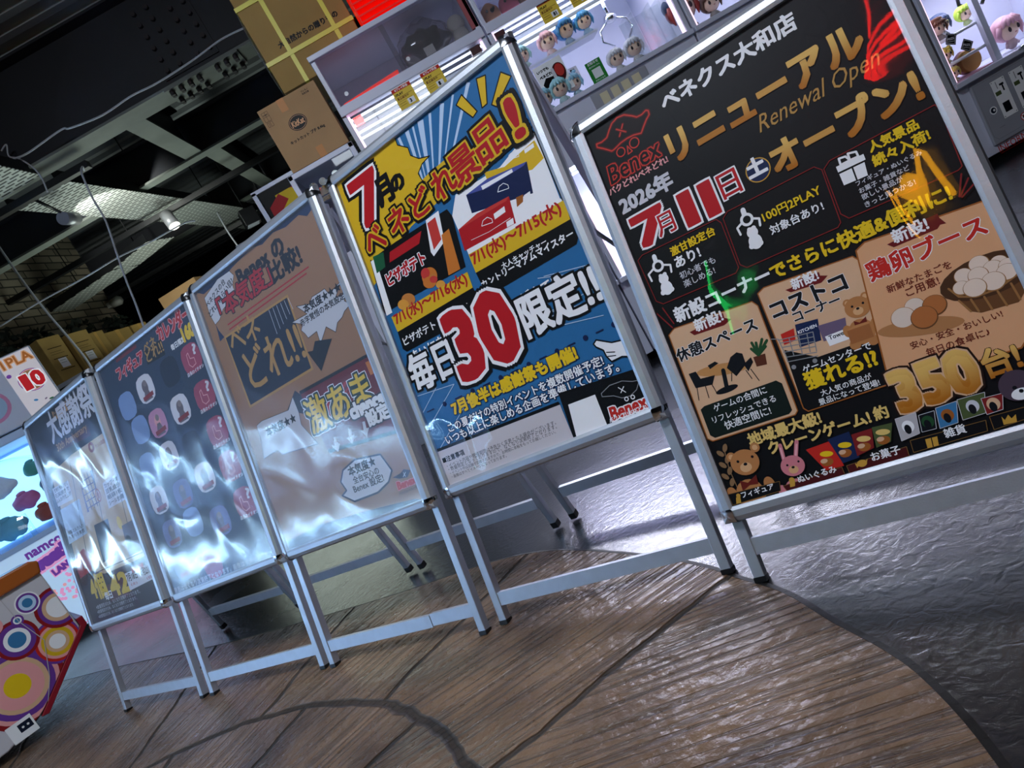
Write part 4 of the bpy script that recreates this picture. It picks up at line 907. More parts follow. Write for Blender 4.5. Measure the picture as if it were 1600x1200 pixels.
# ------------------------------------------------------------------ floor
def floor_mats():
    m=bpy.data.materials.new('dark_slate_tile'); m.use_nodes=True; nt=m.node_tree; b=nt.nodes['Principled BSDF']; N=nt.nodes.new; L=nt.links.new
    tc=N('ShaderNodeTexCoord'); n=N('ShaderNodeTexNoise'); n.inputs['Scale'].default_value=2.2; n.inputs['Detail'].default_value=6; L(tc.outputs['Object'],n.inputs['Vector'])
    rp=N('ShaderNodeValToRGB'); rp.color_ramp.elements[0].color=(.006,.0065,.008,1); rp.color_ramp.elements[1].color=(.019,.020,.024,1); L(n.outputs['Fac'],rp.inputs['Fac'])
    mp=N('ShaderNodeMapping'); mp.inputs['Rotation'].default_value=(0,0,R(-3)); mp.inputs['Location'].default_value=(.02,.1,0); L(tc.outputs['Object'],mp.inputs['Vector'])
    br=N('ShaderNodeTexBrick'); br.offset=0; br.inputs['Scale'].default_value=1; br.inputs['Brick Width'].default_value=.61; br.inputs['Row Height'].default_value=.61; br.inputs['Mortar Size'].default_value=.0022; br.inputs['Color1'].default_value=(1,1,1,1); br.inputs['Color2'].default_value=(1,1,1,1); br.inputs['Mortar'].default_value=(.35,.35,.35,1)
    L(mp.outputs[0],br.inputs['Vector']); mx=N('ShaderNodeMix'); mx.data_type='RGBA'; mx.blend_type='MULTIPLY'; mx.inputs[0].default_value=1; L(rp.outputs['Color'],mx.inputs[6]); L(br.outputs['Color'],mx.inputs[7]); L(mx.outputs[2],b.inputs['Base Color'])
    n2=N('ShaderNodeTexNoise'); n2.inputs['Scale'].default_value=45; n2.inputs['Detail'].default_value=6; n2.inputs['Distortion'].default_value=.8; L(tc.outputs['Object'],n2.inputs['Vector'])
    mr=N('ShaderNodeMapRange'); mr.inputs[3].default_value=.14; mr.inputs[4].default_value=.36; L(n.outputs['Fac'],mr.inputs[0]); L(mr.outputs[0],b.inputs['Roughness'])
    bp=N('ShaderNodeBump'); bp.inputs['Strength'].default_value=.34; bp.inputs['Distance'].default_value=.004; L(n2.outputs['Fac'],bp.inputs['Height']); L(bp.outputs['Normal'],b.inputs['Normal'])
    b.inputs['Specular IOR Level'].default_value=.7
    w=bpy.data.materials.new('stamped_wood_concrete'); w.use_nodes=True; nt=w.node_tree; b=nt.nodes['Principled BSDF']; N=nt.nodes.new; L=nt.links.new
    def mth(op,a,c=None,d=None):
        q=N('ShaderNodeMath'); q.operation=op
        for i,v in enumerate((a,c,d)):
            if v is None: continue
            if isinstance(v,(int,float)): q.inputs[i].default_value=v
            else: L(v,q.inputs[i])
        return q.outputs[0]
    tc=N('ShaderNodeTexCoord'); sp=N('ShaderNodeSeparateXYZ'); 
    wn=N('ShaderNodeTexNoise'); wn.inputs['Scale'].default_value=7; wn.inputs['Detail'].default_value=3; L(tc.outputs['Object'],wn.inputs['Vector'])
    va=N('ShaderNodeVectorMath'); va.operation='SUBTRACT'; L(wn.outputs['Color'],va.inputs[0]); va.inputs[1].default_value=(.5,.5,.5)
    vs=N('ShaderNodeVectorMath'); vs.operation='SCALE'; L(va.outputs[0],vs.inputs[0]); vs.inputs['Scale'].default_value=.045
    vd=N('ShaderNodeVectorMath'); L(tc.outputs['Object'],vd.inputs[0]); L(vs.outputs[0],vd.inputs[1]); L(vd.outputs[0],sp.inputs[0])
    ang=mth('ARCTAN2',sp.outputs[1],sp.outputs[0]); rad=mth('SQRT',mth('ADD',mth('MULTIPLY',sp.outputs[0],sp.outputs[0]),mth('MULTIPLY',sp.outputs[1],sp.outputs[1])))
    inr=mth('LESS_THAN',rad,1.26); st=R(24.5)
    u=mth('DIVIDE',mth('ADD',ang,mth('ADD',R(-17.)+R(98),mth('MULTIPLY',inr,R(9)))),st); idx=mth('FLOOR',u); fr=mth('SUBTRACT',u,idx)
    da=mth('MULTIPLY',mth('MULTIPLY',mth('MINIMUM',fr,mth('SUBTRACT',1.,fr)),st),rad); dr=mth('ABSOLUTE',mth('SUBTRACT',rad,1.26)); dg=mth('MINIMUM',da,mth('MULTIPLY',dr,.7))
    gv=N('ShaderNodeMapRange'); gv.inputs[1].default_value=.004; gv.inputs[2].default_value=.010; L(dg,gv.inputs[0])
    th=mth('SUBTRACT',mth('MULTIPLY',idx,st),R(98)-R(17)+R(8))
    vr=N('ShaderNodeVectorRotate'); vr.rotation_type='Z_AXIS'; L(tc.outputs['Object'],vr.inputs['Vector']); L(mth('MULTIPLY',th,-1.),vr.inputs['Angle'])
    mg=N('ShaderNodeMapping'); mg.inputs['Scale'].default_value=(3.,75,1); L(vr.outputs[0],mg.inputs['Vector']); L(mth('MULTIPLY',idx,3.7),mg.inputs['Location']) if 0 else None
    g1=N('ShaderNodeTexNoise'); g1.inputs['Scale'].default_value=1; g1.inputs['Detail'].default_value=5; g1.inputs['Distortion'].default_value=.5; L(mg.outputs[0],g1.inputs['Vector'])
    g2=N('ShaderNodeTexNoise'); g2.inputs['Scale'].default_value=38; g2.inputs['Detail'].default_value=6; L(tc.outputs['Object'],g2.inputs['Vector'])
    g3=N('ShaderNodeTexNoise'); g3.inputs['Scale'].default_value=4; g3.inputs['Detail'].default_value=5; L(tc.outputs['Object'],g3.inputs['Vector'])
    gr=N('ShaderNodeMapRange'); gr.inputs[1].default_value=.36; gr.inputs[2].default_value=.5; L(g1.outputs['Fac'],gr.inputs[0])
    rp=N('ShaderNodeValToRGB'); e=rp.color_ramp.elements; e[0].color=(.078,.046,.030,1); e[1].color=(.29,.175,.10,1); e[0].position=.3; e[1].position=.72; L(g3.outputs['Fac'],rp.inputs['Fac'])
    def mul(a,fac,lo):
        x=N('ShaderNodeMix'); x.data_type='RGBA'; x.blend_type='MIX'; L(fac,x.inputs[0]); 
        q=N('ShaderNodeMix'); q.data_type='RGBA'; q.blend_type='MULTIPLY'; q.inputs[0].default_value=1; L(a,q.inputs[6]); q.inputs[7].default_value=(lo,lo,lo,1); L(q.outputs[2],x.inputs[6]); L(a,x.inputs[7]); return x.outputs[2]
    col=mul(mul(rp.outputs['Color'],gr.outputs[0],.62),gv.outputs[0],.22); L(col,b.inputs['Base Color'])
    ht=mth('ADD',mth('MULTIPLY',gr.outputs[0],.55),mth('ADD',mth('MULTIPLY',g2.outputs['Fac'],.55),mth('MULTIPLY',gv.outputs[0],2.2)))
    bp=N('ShaderNodeBump'); bp.inputs['Strength'].default_value=1.; bp.inputs['Distance'].default_value=.011; L(ht,bp.inputs['Height']); L(bp.outputs['Normal'],b.inputs['Normal'])
    rr=N('ShaderNodeMapRange'); rr.inputs[3].default_value=.18; rr.inputs[4].default_value=.42; L(g2.outputs['Fac'],rr.inputs[0]); L(mth('ADD',rr.outputs[0],mth('MULTIPLY',mth('SUBTRACT',1.,gv.outputs[0]),.6)),b.inputs['Roughness'])
    b.inputs['Specular IOR Level'].default_value=.6
    return m,w
SLATE,STAMP=floor_mats()
structure(MB().quad([(-9,-5,0),(7,-5,0),(7,14,0),(-9,14,0)]).make('floor',SLATE))
CX,CY=-1.6,.8
edge=[(-3.9,4.62),(-3.346,4.21),(-2.4,3.53),(-1.614,2.927),(-1.1,2.58),(-.685,2.319),(-.325,2.12),(-.126,1.936),(.06,1.636),(.15,1.45),(.191,1.328),(.235,1.2),(.254,1.062),(.274,.95),(.278,.855),(.256,.703),(.18,.42),(0,0),(-.5,-.6),(-1.6,-1.1),(-3.9,-1.1)]
def spline(p,k=5):
    o=[]
    for i in range(len(p)-1):
        a,b,c,d=[Vector(p[max(0,min(len(p)-1,i+j))]) for j in (-1,0,1,2)]
        for t in range(k):
            t/=k; o.append(tuple(.5*((2*b)+(c-a)*t+(2*a-5*b+4*c-d)*t*t+(3*b-a-3*c+d)*t**3)))
    return o+[p[-1]]
ring=[(x-CX,y-CY) for x,y in spline(edge)]
mbx=MB(); tri=tessellate_polygon([[Vector((x,y,0)) for x,y in ring]]); vs=[mbx.b.verts.new((x,y,.004)) for x,y in ring]
for q in tri: mbx.b.faces.new([vs[i] for i in q])
structure(mbx.make('floor_inlay',STAMP,loc=(CX,CY,0)))
kerb=MB()
E2=spline(edge)
for i in range(len(E2)-1):
    a,b=Vector(E2[i]),Vector(E2[i+1]); d=(b-a).normalized(); n=Vector((d.y,-d.x))*-.012
    kerb.quad([(*a,.0045),(*b,.0045),(*(b+n),.001),(*(a+n),.001)])
structure(kerb.make('trim_1',mat('dark_joint','131210',.6,bump=.4)))
# ------------------------------------------------------------------ poster stands
SHARE={}
STANDS=[# x y yaw tilt Wi Hi L0 half
 (-1.70938,2.54005,-.613647,.257745,.575,.827,.3714,.3069),(-1.16220,2.18135,-.560433,.267795,.575,.827,.3714,.3069),(-.62393,1.83147,-.583546,.261135,.575,.827,.3714,.3069),(-.07138,1.49972,-.57988,.265985,.575,.827,.3714,.3069),(.45263,1.09685,-.570353,.316001,.5555,.7985,.15825,.2964)]
LAB=['silver framed poster stand with beige bread-bag prize poster, farthest along the row','silver framed poster stand with dark blue figure calendar poster under a cover with painted-in glare','silver framed poster stand with tan pirate-map comparison poster','silver framed poster stand with bright blue and yellow July prize poster','silver framed poster stand with black and gold renewal-opening poster, nearest of the row']
def cover_mesh(W,H,amp,seed):
    nx,ny=44,62; v=[];f=[]
    for j in range(ny+1):
        for i in range(nx+1):
            x=W*i/nx; y=H*j/ny; ed=min(1,8*min(i/nx,1-i/nx,j/ny,1-j/ny)+.12)
            q=Vector((x*4.2+seed,y*3.1,seed*1.7)); r=noise.noise(q)+.55*noise.noise(Vector((x*13+y*5+seed,y*7-x*6,2.)))
            rd=1-abs(noise.noise(Vector((x*6.5-y*3+seed*2,y*4.5+x*2,5.)))); r+=.9*rd**6
            v.append((x,-y,amp*ed*r))
    for j in range(ny):
        for i in range(nx):
            a=j*(nx+1)+i; f.append((a,a+nx+1,a+nx+2,a+1))
    me=bpy.data.meshes.new('clear_cover'); me.from_pydata(v,[],f)
    for p in me.polygons: p.use_smooth=True
    return me
BASE=dict(P1='night',P2='slate',P3='tan',P4='blue',P5='dk')
def stand(i,items,base,amp):
    x,y,yaw,t,W,H,L0,hf=STANDS[i]; ct,st=math.cos(t),math.sin(t)
    root=thing('poster_stand',LAB[i],'poster stand',(x,y,0),yaw,'aluminium poster stands standing in a row')
    F=lambda p: Vector((p[0],p[1]*st-p[2]*ct,p[1]*ct+p[2]*st))   # (along, up slope, towards viewer)
    rw=.028; w2=W/2
    # frame rail profile: distance outward from the opening vs depth
    prof=[(-.003,.0005),(-.003,.008),(.004,.0105),(.016,.0095),(.024,.0045),(.0275,-.004),(.0275,-.013),(-.003,-.013)]
    fr=MB()
    cr=.014
    def rail(ax,sg):
        # miter the rail ends
        ln=(w2 if ax=='h' else H/2)
        A=[];Bq=[]
        for o,d in prof:
            e=ln+o-.0005*0
            if ax=='h': A.append((-e,sg*(H/2+o)+L0+H/2,d));Bq.append((e,sg*(H/2+o)+L0+H/2,d))
            else: A.append((sg*(w2+o),L0+H/2-e,d));Bq.append((sg*(w2+o),L0+H/2+e,d))
        va=[fr.b.verts.new(F(q)) for q in A]; vb=[fr.b.verts.new(F(q)) for q in Bq]; n=len(prof)
        for k in range(n):
            fr.b.faces.new((va[k],va[(k+1)%n],vb[(k+1)%n],vb[k]))
    for ax,sg in (('h',1),('h',-1),('v',1),('v',-1)): rail(ax,sg)
    fo=fr.make('snap_frame',ALU,root)
    back=MB().box(-w2-.001,w2+.001,L0-.001,L0+H+.001,-.011,-.001,F); back.make('backing_board',GREY,root)
    for sx in (-1,1):
        for sz in (-1,1):
            cp=MB(); cx0=sx*w2; cz0=L0+(H if sz>0 else 0)
            n=7; pts=[]
            for d,ro in ((-.0135,.0295),(-.004,.0298),(.006,.0268),(.0115,.018),(.0122,.002)):
                pts.append([F((cx0+sx*ro*math.cos(a),cz0+sz*ro*math.sin(a),d)) for a in [math.pi/2*k/n for k in range(n+1)]])
            rows=[[cp.b.verts.new(p) for p in r] for r in pts]
            for a,b in zip(rows,rows[1:]):
                for k in range(n):
                    q=cp.b.faces.new((a[k],a[k+1],b[k+1],b[k])); q.smooth=True
            cp.make('corner_cap',CHROME if i in (3,4) or sz<0 else BLKP,fo)
    pm=Matrix.Translation(F((-w2,L0+H,0)))@Matrix((Vector((1,0,0)),F((0,1,0)),F((0,0,1)))).transposed().to_4x4()
    printing([RECT(base,0,0,W*1000,H*1000)]+items,'printed_poster',root,pm)
    cm=pm@Matrix.Translation((0,0,.0088)); link('clear_cover',cover_mesh(W,H,amp,i*3.3+1),VEIL if i<3 else COVER,root,cm)
    # legs
    lw=.022; top=L0+H-.02
    for sx in (-1,1):
        a0,a1=sorted((sx*hf,sx*(hf-lw)))
        lg=MB().box(a0,a1,.0135,top,-.036,-.0138,F).make('leg',ALU,root,bev=.0015)
        MB().box(a0-.0008,a1+.0008,.0095,.020,-.0368,-.013,F).make('foot_cap',BLKP,lg)
        # rear legs, hinged near the top, splayed back
        h=F((0,top-.03,-.046)); ft=Vector((0,.515,.012)); b0,b1=sorted((sx*(hf-.004),sx*(hf-.024)))
        d=(ft-h); dn=d.normalized(); nn=Vector((0,dn.z,-dn.y))
        g=lambda p: Vector((p[0],0,0))+h+dn*p[1]+nn*p[2]
        rl=MB().box(b0,b1,-.02,d.length-.004,-.010,.010,g).make('rear_leg',ALU,root,bev=.0015)
        MB().box(b0-.001,b1+.001,d.length-.016,d.length+.004,-.011,.011,g).make('foot_cap',BLKP,rl)
        # folding stay: a flat bar with a riveted bracket
        pr=h+dn*d.length*.42; pf=F((0,L0+H*.52,-.037))
        sb=MB().tube([(sx*(hf-.027),pf.y,pf.z),(sx*(hf-.027),pr.y,pr.z)],.005,6).make('stay_bar',ALU,root)
        MB().box(sx*(hf-.032)-.002,sx*(hf-.032)+.002,pr.y-.012,pr.y+.012,pr.z-.035,pr.z+.035).make('hinge_bracket',DARKM,sb)
    rb=h+dn*d.length*.915
    MB().box(-hf+.026,hf-.026,rb.y-.009,rb.y+.009,rb.z-.016,rb.z+.016).make('rear_crossbar',ALU,root)
    z0=.055 if i<4 else .060
    cb=MB()
    if i==2:   # dented bar
        cb.box(-hf+lw,.14,z0,z0+.032,-.034,-.016,F); cb.box(.142,hf-lw,z0+.003,z0+.035,-.034,-.017,F)
    else: cb.box(-hf+lw,hf-lw,z0,z0+.032,-.034,-.016,F)
    cb.make('front_crossbar',ALU,root)
    MB().box(-hf+lw,hf-lw,top-.03,top,-.034,-.016,F).make('top_crossbar',ALU,root)
    return root
for i,(it,b,a) in enumerate(((P1,'night',.0034),(P2,'slate',.0030),(P3,'tan',.0022),(P4,'blue',.0015),(P5,'dk',.0009))): stand(i,it,b,a)
# ------------------------------------------------------------------ crane game machines
RY=0.; OX,OY=0.,3.52
def row(x,dy=0): # a point on the row of machines: distance along the front and depth behind it
    c,s=math.cos(RY),math.sin(RY); return (OX+x*c-dy*s,OY+x*s+dy*c)
def coin_plate(mb): pass
def crane(name,label,loc,rz,w,led=None,storage='smoke',claw=True,panel_x=None,low_panel=None,D=.8,pu=1.,pl=1.):
    led=led or LED
    t=thing(name,label,'crane game machine',loc,rz,'double-deck crane game machines in a row')
    b=MB()
    b.box(0,w,.03,D,.045,.425); b.box(0,w,-.015,D,.425,.45)                    # lower body and deck edge
    b.box(0,w,.0,D,1.03,1.285); b.box(0,w,-.02,D,1.285,1.308)                  # middle body and upper deck edge
    for z0,z1 in ((.45,1.03),(1.308,1.745),(1.79,2.025)):
        b.box(0,.022,.0,D,z0,z1); b.box(w-.022,w,.0,D,z0,z1); b.box(.022,w-.022,D*.62,D*.62+.02,z0,z1)
    b.box(0,w,-.012,.05,1.745,1.79); b.box(0,w,D*.62,D,1.745,1.79); b.box(-.004,w+.004,-.012,D,2.025,2.05)
    body=b.make('cabinet',WHITE,t,bev=.003)
    MB().box(.03,w-.03,.06,D-.02,.0,.045).make('plinth',BLKP,t)  # black base: the floor shade under the machine put into its colour
    for z0,z1 in ((.452,1.028),(1.31,1.742)): MB().box(.024,w-.024,.006,.010,z0,z1).make('front_glass',GLASS,t)
    k=MB()
    k.b.free()
    for z in (1.722,1.70,1.672,1.65): MB().box(.03,w-.03,.02+(1.722-z)*1.2,.03+(1.722-z)*1.2,z-.0045,z+.0045).make('led_bar',led,t)
    for z in (1.018,1.0): MB().box(.03,w-.03,.03+(1.018-z)*1.5,.04+(1.018-z)*1.5,z-.005,z+.005).make('led_bar',led,t)
    for x in (.0225,w-.0335):
        for z0,z1 in ((1.31,1.74),(.455,1.02)): MB().box(x,x+.011,.012,.03,z0,z1).make('corner_light',LEDP_ if led is LED else led,t)
    MB().box(.03,w-.03,.10,.14,1.655,1.70).make('gantry_rail',GREY,t)
    # the lamps of the two decks
    lc=(.84,.83,1.) if led is LED else (.45,.72,1.)
    for z,dz,pw in ((1.735,1.31,DECKU*pu),(1.022,.452,DECKL*pl)):
        l=bpy.data.lights.new('deck_lamp','AREA'); l.shape='RECTANGLE'; l.size=w-.1; l.size_y=.12; l.energy=pw*(1 if led is LED else DECKB); l.color=lc
        o=bpy.data.objects.new('deck_lamp',l); C.objects.link(o); o.parent=t; o.location=(w/2,.16,z); o.rotation_euler=(R(-16),0,0)
    MB().box(.022,w-.022,.05,D*.62,1.78,1.79).make('storage_floor',ACRYL,t)
    # storage compartment doors
    dr=SMOKE if storage=='smoke' else GREY
    for x0,x1,y in ((.025,w*.49,.004),(w*.46,w-.025,.010)):
        d=MB().box(x0,x1,y,y+.004,1.797,2.02).make('storage_door',dr,t)
        MB().tube([(x0+.05,y,1.83),(x0+.05,y-.006,1.83)],.010,12).make('door_lock',CHROME,d)
    if claw:
        c=MB(); x=w*.72
        c.tube([(x,.22,1.69),(x,.22,1.60)],.012,10); c.ball((x,.22,1.585),.035,.035,.025)
        for s in (-1,1): c.tube([(x+s*.02,.22,1.58),(x+s*.075,.22,1.55),(x+s*.085,.22,1.50),(x+s*.04,.22,1.455)],.0055,6)
        c.make('claw',CHROME,t)
    if panel_x:
        x0=panel_x; p=MB().box(x0,x0+.30,-.004,.0,1.19,1.272).make('control_panel',GREY,t,bev=.001)
        for q in range(4):
            cp=MB().box(x0+.045+q*.058,x0+.085+q*.058,-.007,-.004,1.205,1.258).make('coin_plate',mat('ivory_plate','d8cfae',.4),p)
    if low_panel:
        x0=low_panel; p=MB().box(x0,x0+.42,.012,.03,.085,.405).make('coin_panel',GREY,t,bev=.004)
        pr=[('L','gy',2.5,[[10,10],[410,10],[410,300],[30,300],[10,280]],1)]
        for q in range(3):
            X=95+q*105
            pr+=[RECT('w',X,30,X+80,225),('L','gy',2,[[X,30],[X+80,30],[X+80,225],[X,225]],1),RECT('nk',X+20,150,X+58,200),RECT('nk',X+52,62,X+60,98),RECT('nk',X+42,58,X+66,68),RECT('gr2',X+8,88,X+38,108),RECT('gy',X+26,40,X+30,76)]
            for dx,dy in ((8,38),(72,38),(8,217),(72,217)): pr.append(('E','gy',X+dx,dy,3,3,0))
        pr+=[('E','w',60,160,20,20,0),('E','nv4',60,160,14,14,0),('E','w',64,160,6,6,0),('E','re',190,262,20,20,0),('E','w',190,262,16,16,0),('E','k',190,262,8,9,0),('L','re',3,[[178,250],[202,274]],0),RECT('gy',55,250,85,254),RECT('gy',230,255,330,258)]
        printing(pr,'printed_plates',p,face(x0,.0115,.405))
        printing([TX('INFORMATION','re',0,40,300,34,b=.0),('L','re',1.2,[[0,46],[300,46]],0),('L','re',1.2,[[0,0],[300,0]],0)],'printed_lettering',t,face(x0+.02,.0295,.08))
    return t
def at(m,x,dy,z): return (*row(m+x,dy),z)
U=[(-.07,.772),(.712,.868),(1.590,.868),(2.612,.87)]
crane('crane_game_machine','white double-deck crane game machine behind the blue poster stand, red lens lamp in its header',(*row(U[0][0]),0),RY,U[0][1],claw=False,pu=.15,pl=3)
crane('crane_game_machine','white double-deck crane game machine between the blue and black poster stands, acrylic chute inside',(*row(U[1][0]),0),RY,U[1][1],panel_x=.29,pl=3)
crane('crane_game_machine','white double-deck crane game machine hidden behind the black poster, red-capped doll in its upper deck',(*row(U[2][0]),0),RY,U[2][1],pl=2.)
crane('crane_game_machine','white double-deck crane game machine at the right edge, coin panel and tiered doll shelves showing',(*row(U[3][0]),0),RY,U[3][1],low_panel=.08,pl=.8)
def under(root,name,mb,m,**k): return mb.make(name,m,root,**k)
mach=[o for o in C.objects if o.name.startswith('crane_game_machine')]
# fittings that differ between the machines
m0,m1,m2,m3=mach
k=MB().box(.04,.085,.016,.05,1.69,1.725); k.make('lens_lamp',mat('red_lens','c81e14',.2,emit=2.5),m0)
k=MB().box(.68,.73,.016,.05,1.70,1.735); k.make('motor_box',mat('maroon_box','4a2226',.4),m0)
MB().box(.735,.77,.0,.02,1.80,2.02).make('post_cover',mat('dull_red','9c4a4e',.5),m0)
MB().box(.03,.08,.0,.02,1.68,1.735).make('motor_box',MATS['maroon_box'],m1)
MB().box(.09,.50,.08,.20,1.535,1.545).make('doll_shelf',mat('pale_shelf','c9cddb',.3),m1)
ch=MB()
for x in (.625,.655,.75,.80,.85): ch.box(x,x+.004,.03,.16,1.31,1.52)
ch.box(.625,.854,.16,.164,1.31,1.52); ch.make('prize_chute',ACRYL,m1)
for x in (.02,): 
    for z in (.545,.665): MB().tube([(x+.01,.05,z),(x+.27,.05,z)],.008,8).box(x+.01,x+.27,.05,.3,z-.004,z+.002).make('doll_shelf',mat('white_shelf','dfe2ea',.3),m3)
MB().box(.265,.295,.02,.05,.45,1.03).make('window_post',WHITE,m3)
MB().tube([(.32,.10,.92),(.32,.10,.80),(.34,.10,.74),(.30,.10,.72)],.007,8).make('claw',BLKP,m3) if 0 else None
k=MB(); k.tube([(.36,.12,.98),(.36,.12,.86)],.01,8)
for s in (-1,1): k.tube([(.36,.12,.86),(.36+s*.07,.12,.84),(.36+s*.08,.12,.78),(.36+s*.03,.12,.73)],.009,8)
k.make('claw',BLKP,m3)
k=MB(); k.tube([(.36,-.012,.447),(.36,-.03,.455),(.40,-.03,.455),(.40,-.012,.447)],.006,8); k.make('door_latch',CHROME,m3)
# storage contents
def sub(root,x,y,z): return root.matrix_basis@Vector((x,y,z))
FRX=clear('orange_acrylic',(1.,.25,.08),.1,1.5,base=.55,basecol=(1.,.12,.03))
def slabs(lbl,x,y,z,n,l,grp=None):
    k=MB()
    for q in range(n): k.box(0,l,0,.06,q*.028,q*.028+.006,lambda p:Vector((p.x,p.y,p.z+p.x*.05)))
    o=k.make('acrylic_divider',mat('glowing_red_acrylic','ff2a10',.25,emit=.6)); o.location=(*row(x,y),z); o.rotation_euler=(0,0,RY); return tag(o,lbl,'acrylic divider',grp)  # emission put into the acrylic for light it catches from the LEDs
slabs('flat strip of orange-red fluorescent acrylic lying in the storage compartment',U[0][0]+.04,.03,1.80,1,.30)
k=MB()
for q in range(9): k.box(0,.24,0,.18,q*.03,q*.03+.008)
k.box(.0,.006,.004,.18,0,.25); k.box(.234,.24,.004,.18,0,.25)
o=k.make('acrylic_tray',mat('red_acrylic','e81408',.25,emit=.25)); o.location=(*row(.232,.05),2.051); o.rotation_euler=(0,0,RY); tag(o,'stack of red fluorescent acrylic shelves on top of the white crane machine','acrylic tray')  # faint glow put into the red acrylic, which is no lamp
# plush bundle in a clear bag
t=thing('bagged_plush','dark plush prize tied up in a clear plastic bag inside the storage compartment','plush toy',(*row(.455,.15),1.791),RY)
def lumpy(c,rx,ry,rz,amp,fq,sd,m,name,par,seg=28):
    k=MB(); k.ball(c,rx,ry,rz,seg=seg,f=lambda p: p*(1+amp*noise.noise(Vector((p.x*fq+sd,p.y*fq,p.z*fq))))); return k.make(name,m,par)
lumpy((0,0,.085),.115,.075,.085,.35,22,1,mat('dark_plush','1c171b',.8,bump=.4),'plush_body',t)
lumpy((.0,-.05,.10),.03,.02,.022,.3,40,2,mat('peach_plush','b98a78',.7),'plush_hand',t)
lumpy((0,0,.10),.14,.095,.105,.16,28,4,BAG,'clear_bag',t); lumpy((.02,0,.19),.06,.04,.03,.4,40,6,BAG,'bag_knot',t)
k=MB().box(-.03,.02,-.099,-.096,.02,.06); k.make('price_tag',mat('tag_white','d8d6d2',.6),t)
for x,c,lb in ((.632,'b9b4ae','grey-white plush doll leaning in the storage compartment beside the bagged plush'),):
    t=thing('plush_doll',lb,'plush toy',(*row(x,.15),1.791),RY); lumpy((0,0,.05),.04,.035,.055,.1,20,3,mat('pale_plush',c,.8),'plush_body',t); lumpy((0,0,.115),.045,.04,.04,.1,20,5,MATS['pale_plush'],'plush_head',t)
for x,c,lb in ((.80,'b07a5a','brown plush ball in the second storage compartment'),(.90,'b4566a','pink plush ball in the second storage compartment'),(1.0,'6a4a3a','dark brown plush ball in the second storage compartment')):
    t=thing('plush_ball',lb,'plush toy',(*row(x,.14),1.791),RY,'plush balls in the storage compartment'); lumpy((0,0,.06),.05,.05,.058,.15,24,x,mat('plush_'+c,c,.85,bump=.4),'plush_body',t); k=MB()
    for s in (-1,1): k.ball((s*.018,-.048,.075),.007)
    k.make('eye',BLKP,t)
# price cards in the headers
def card(x,z,w,h,lb,n):
    o=printing([RECT('card',0,0,w,h),RECT('re',0,0,w,h*.17),TX('¥プレイ料金','w',w*.15,h*.14,w*.7,b=.03),TX('1PLAY','k',w*.08,h*.36,w*.4,b=.04),RECT('br2',w*.08,h*.42,w*.9,h*.435),TX('景品補充中','br2',w*.08,h*.56,w*.6,b=.02),RECT('br2',w*.08,h*.62,w*.8,h*.63),RECT('w',w*.5,h*.66,w*.85,h*.92),TX(n,'k',w*.6,h*.87,w*.08*len(n),h*.16,b=.05),RECT('br2',w*.08,h*.72,w*.42,h*.735),RECT('br2',w*.08,h*.82,w*.42,h*.835)],'card_face')
    t=thing('price_card',lb,'price card',(*row(x,.0),z),RY,'yellow price cards in the machine headers'); o.parent=t; o.matrix_local=face(0,-.0015,0); k=MB().box(0,w/1000,-.001,.001,-h/1000,0).make('card_board',mat('card_yellow','e2c244',.5),t)
card(.19,1.742,98,100,'yellow price card with red heading, left one of the pair in the first machine header','3')
card(.345,1.742,100,98,'yellow price card with red heading, right one of the pair in the first machine header','1')
card(.975,1.757,95,100,'yellow price card with red heading in the header above the blue-haired dolls','81')
card(1.13,1.757,95,100,'yellow price card in the header just right of the one above the blue-haired dolls','5')
card(2.63,1.0,95,95,'yellow-brown price card hanging at the right-edge machine above the brown-hatted doll','61')
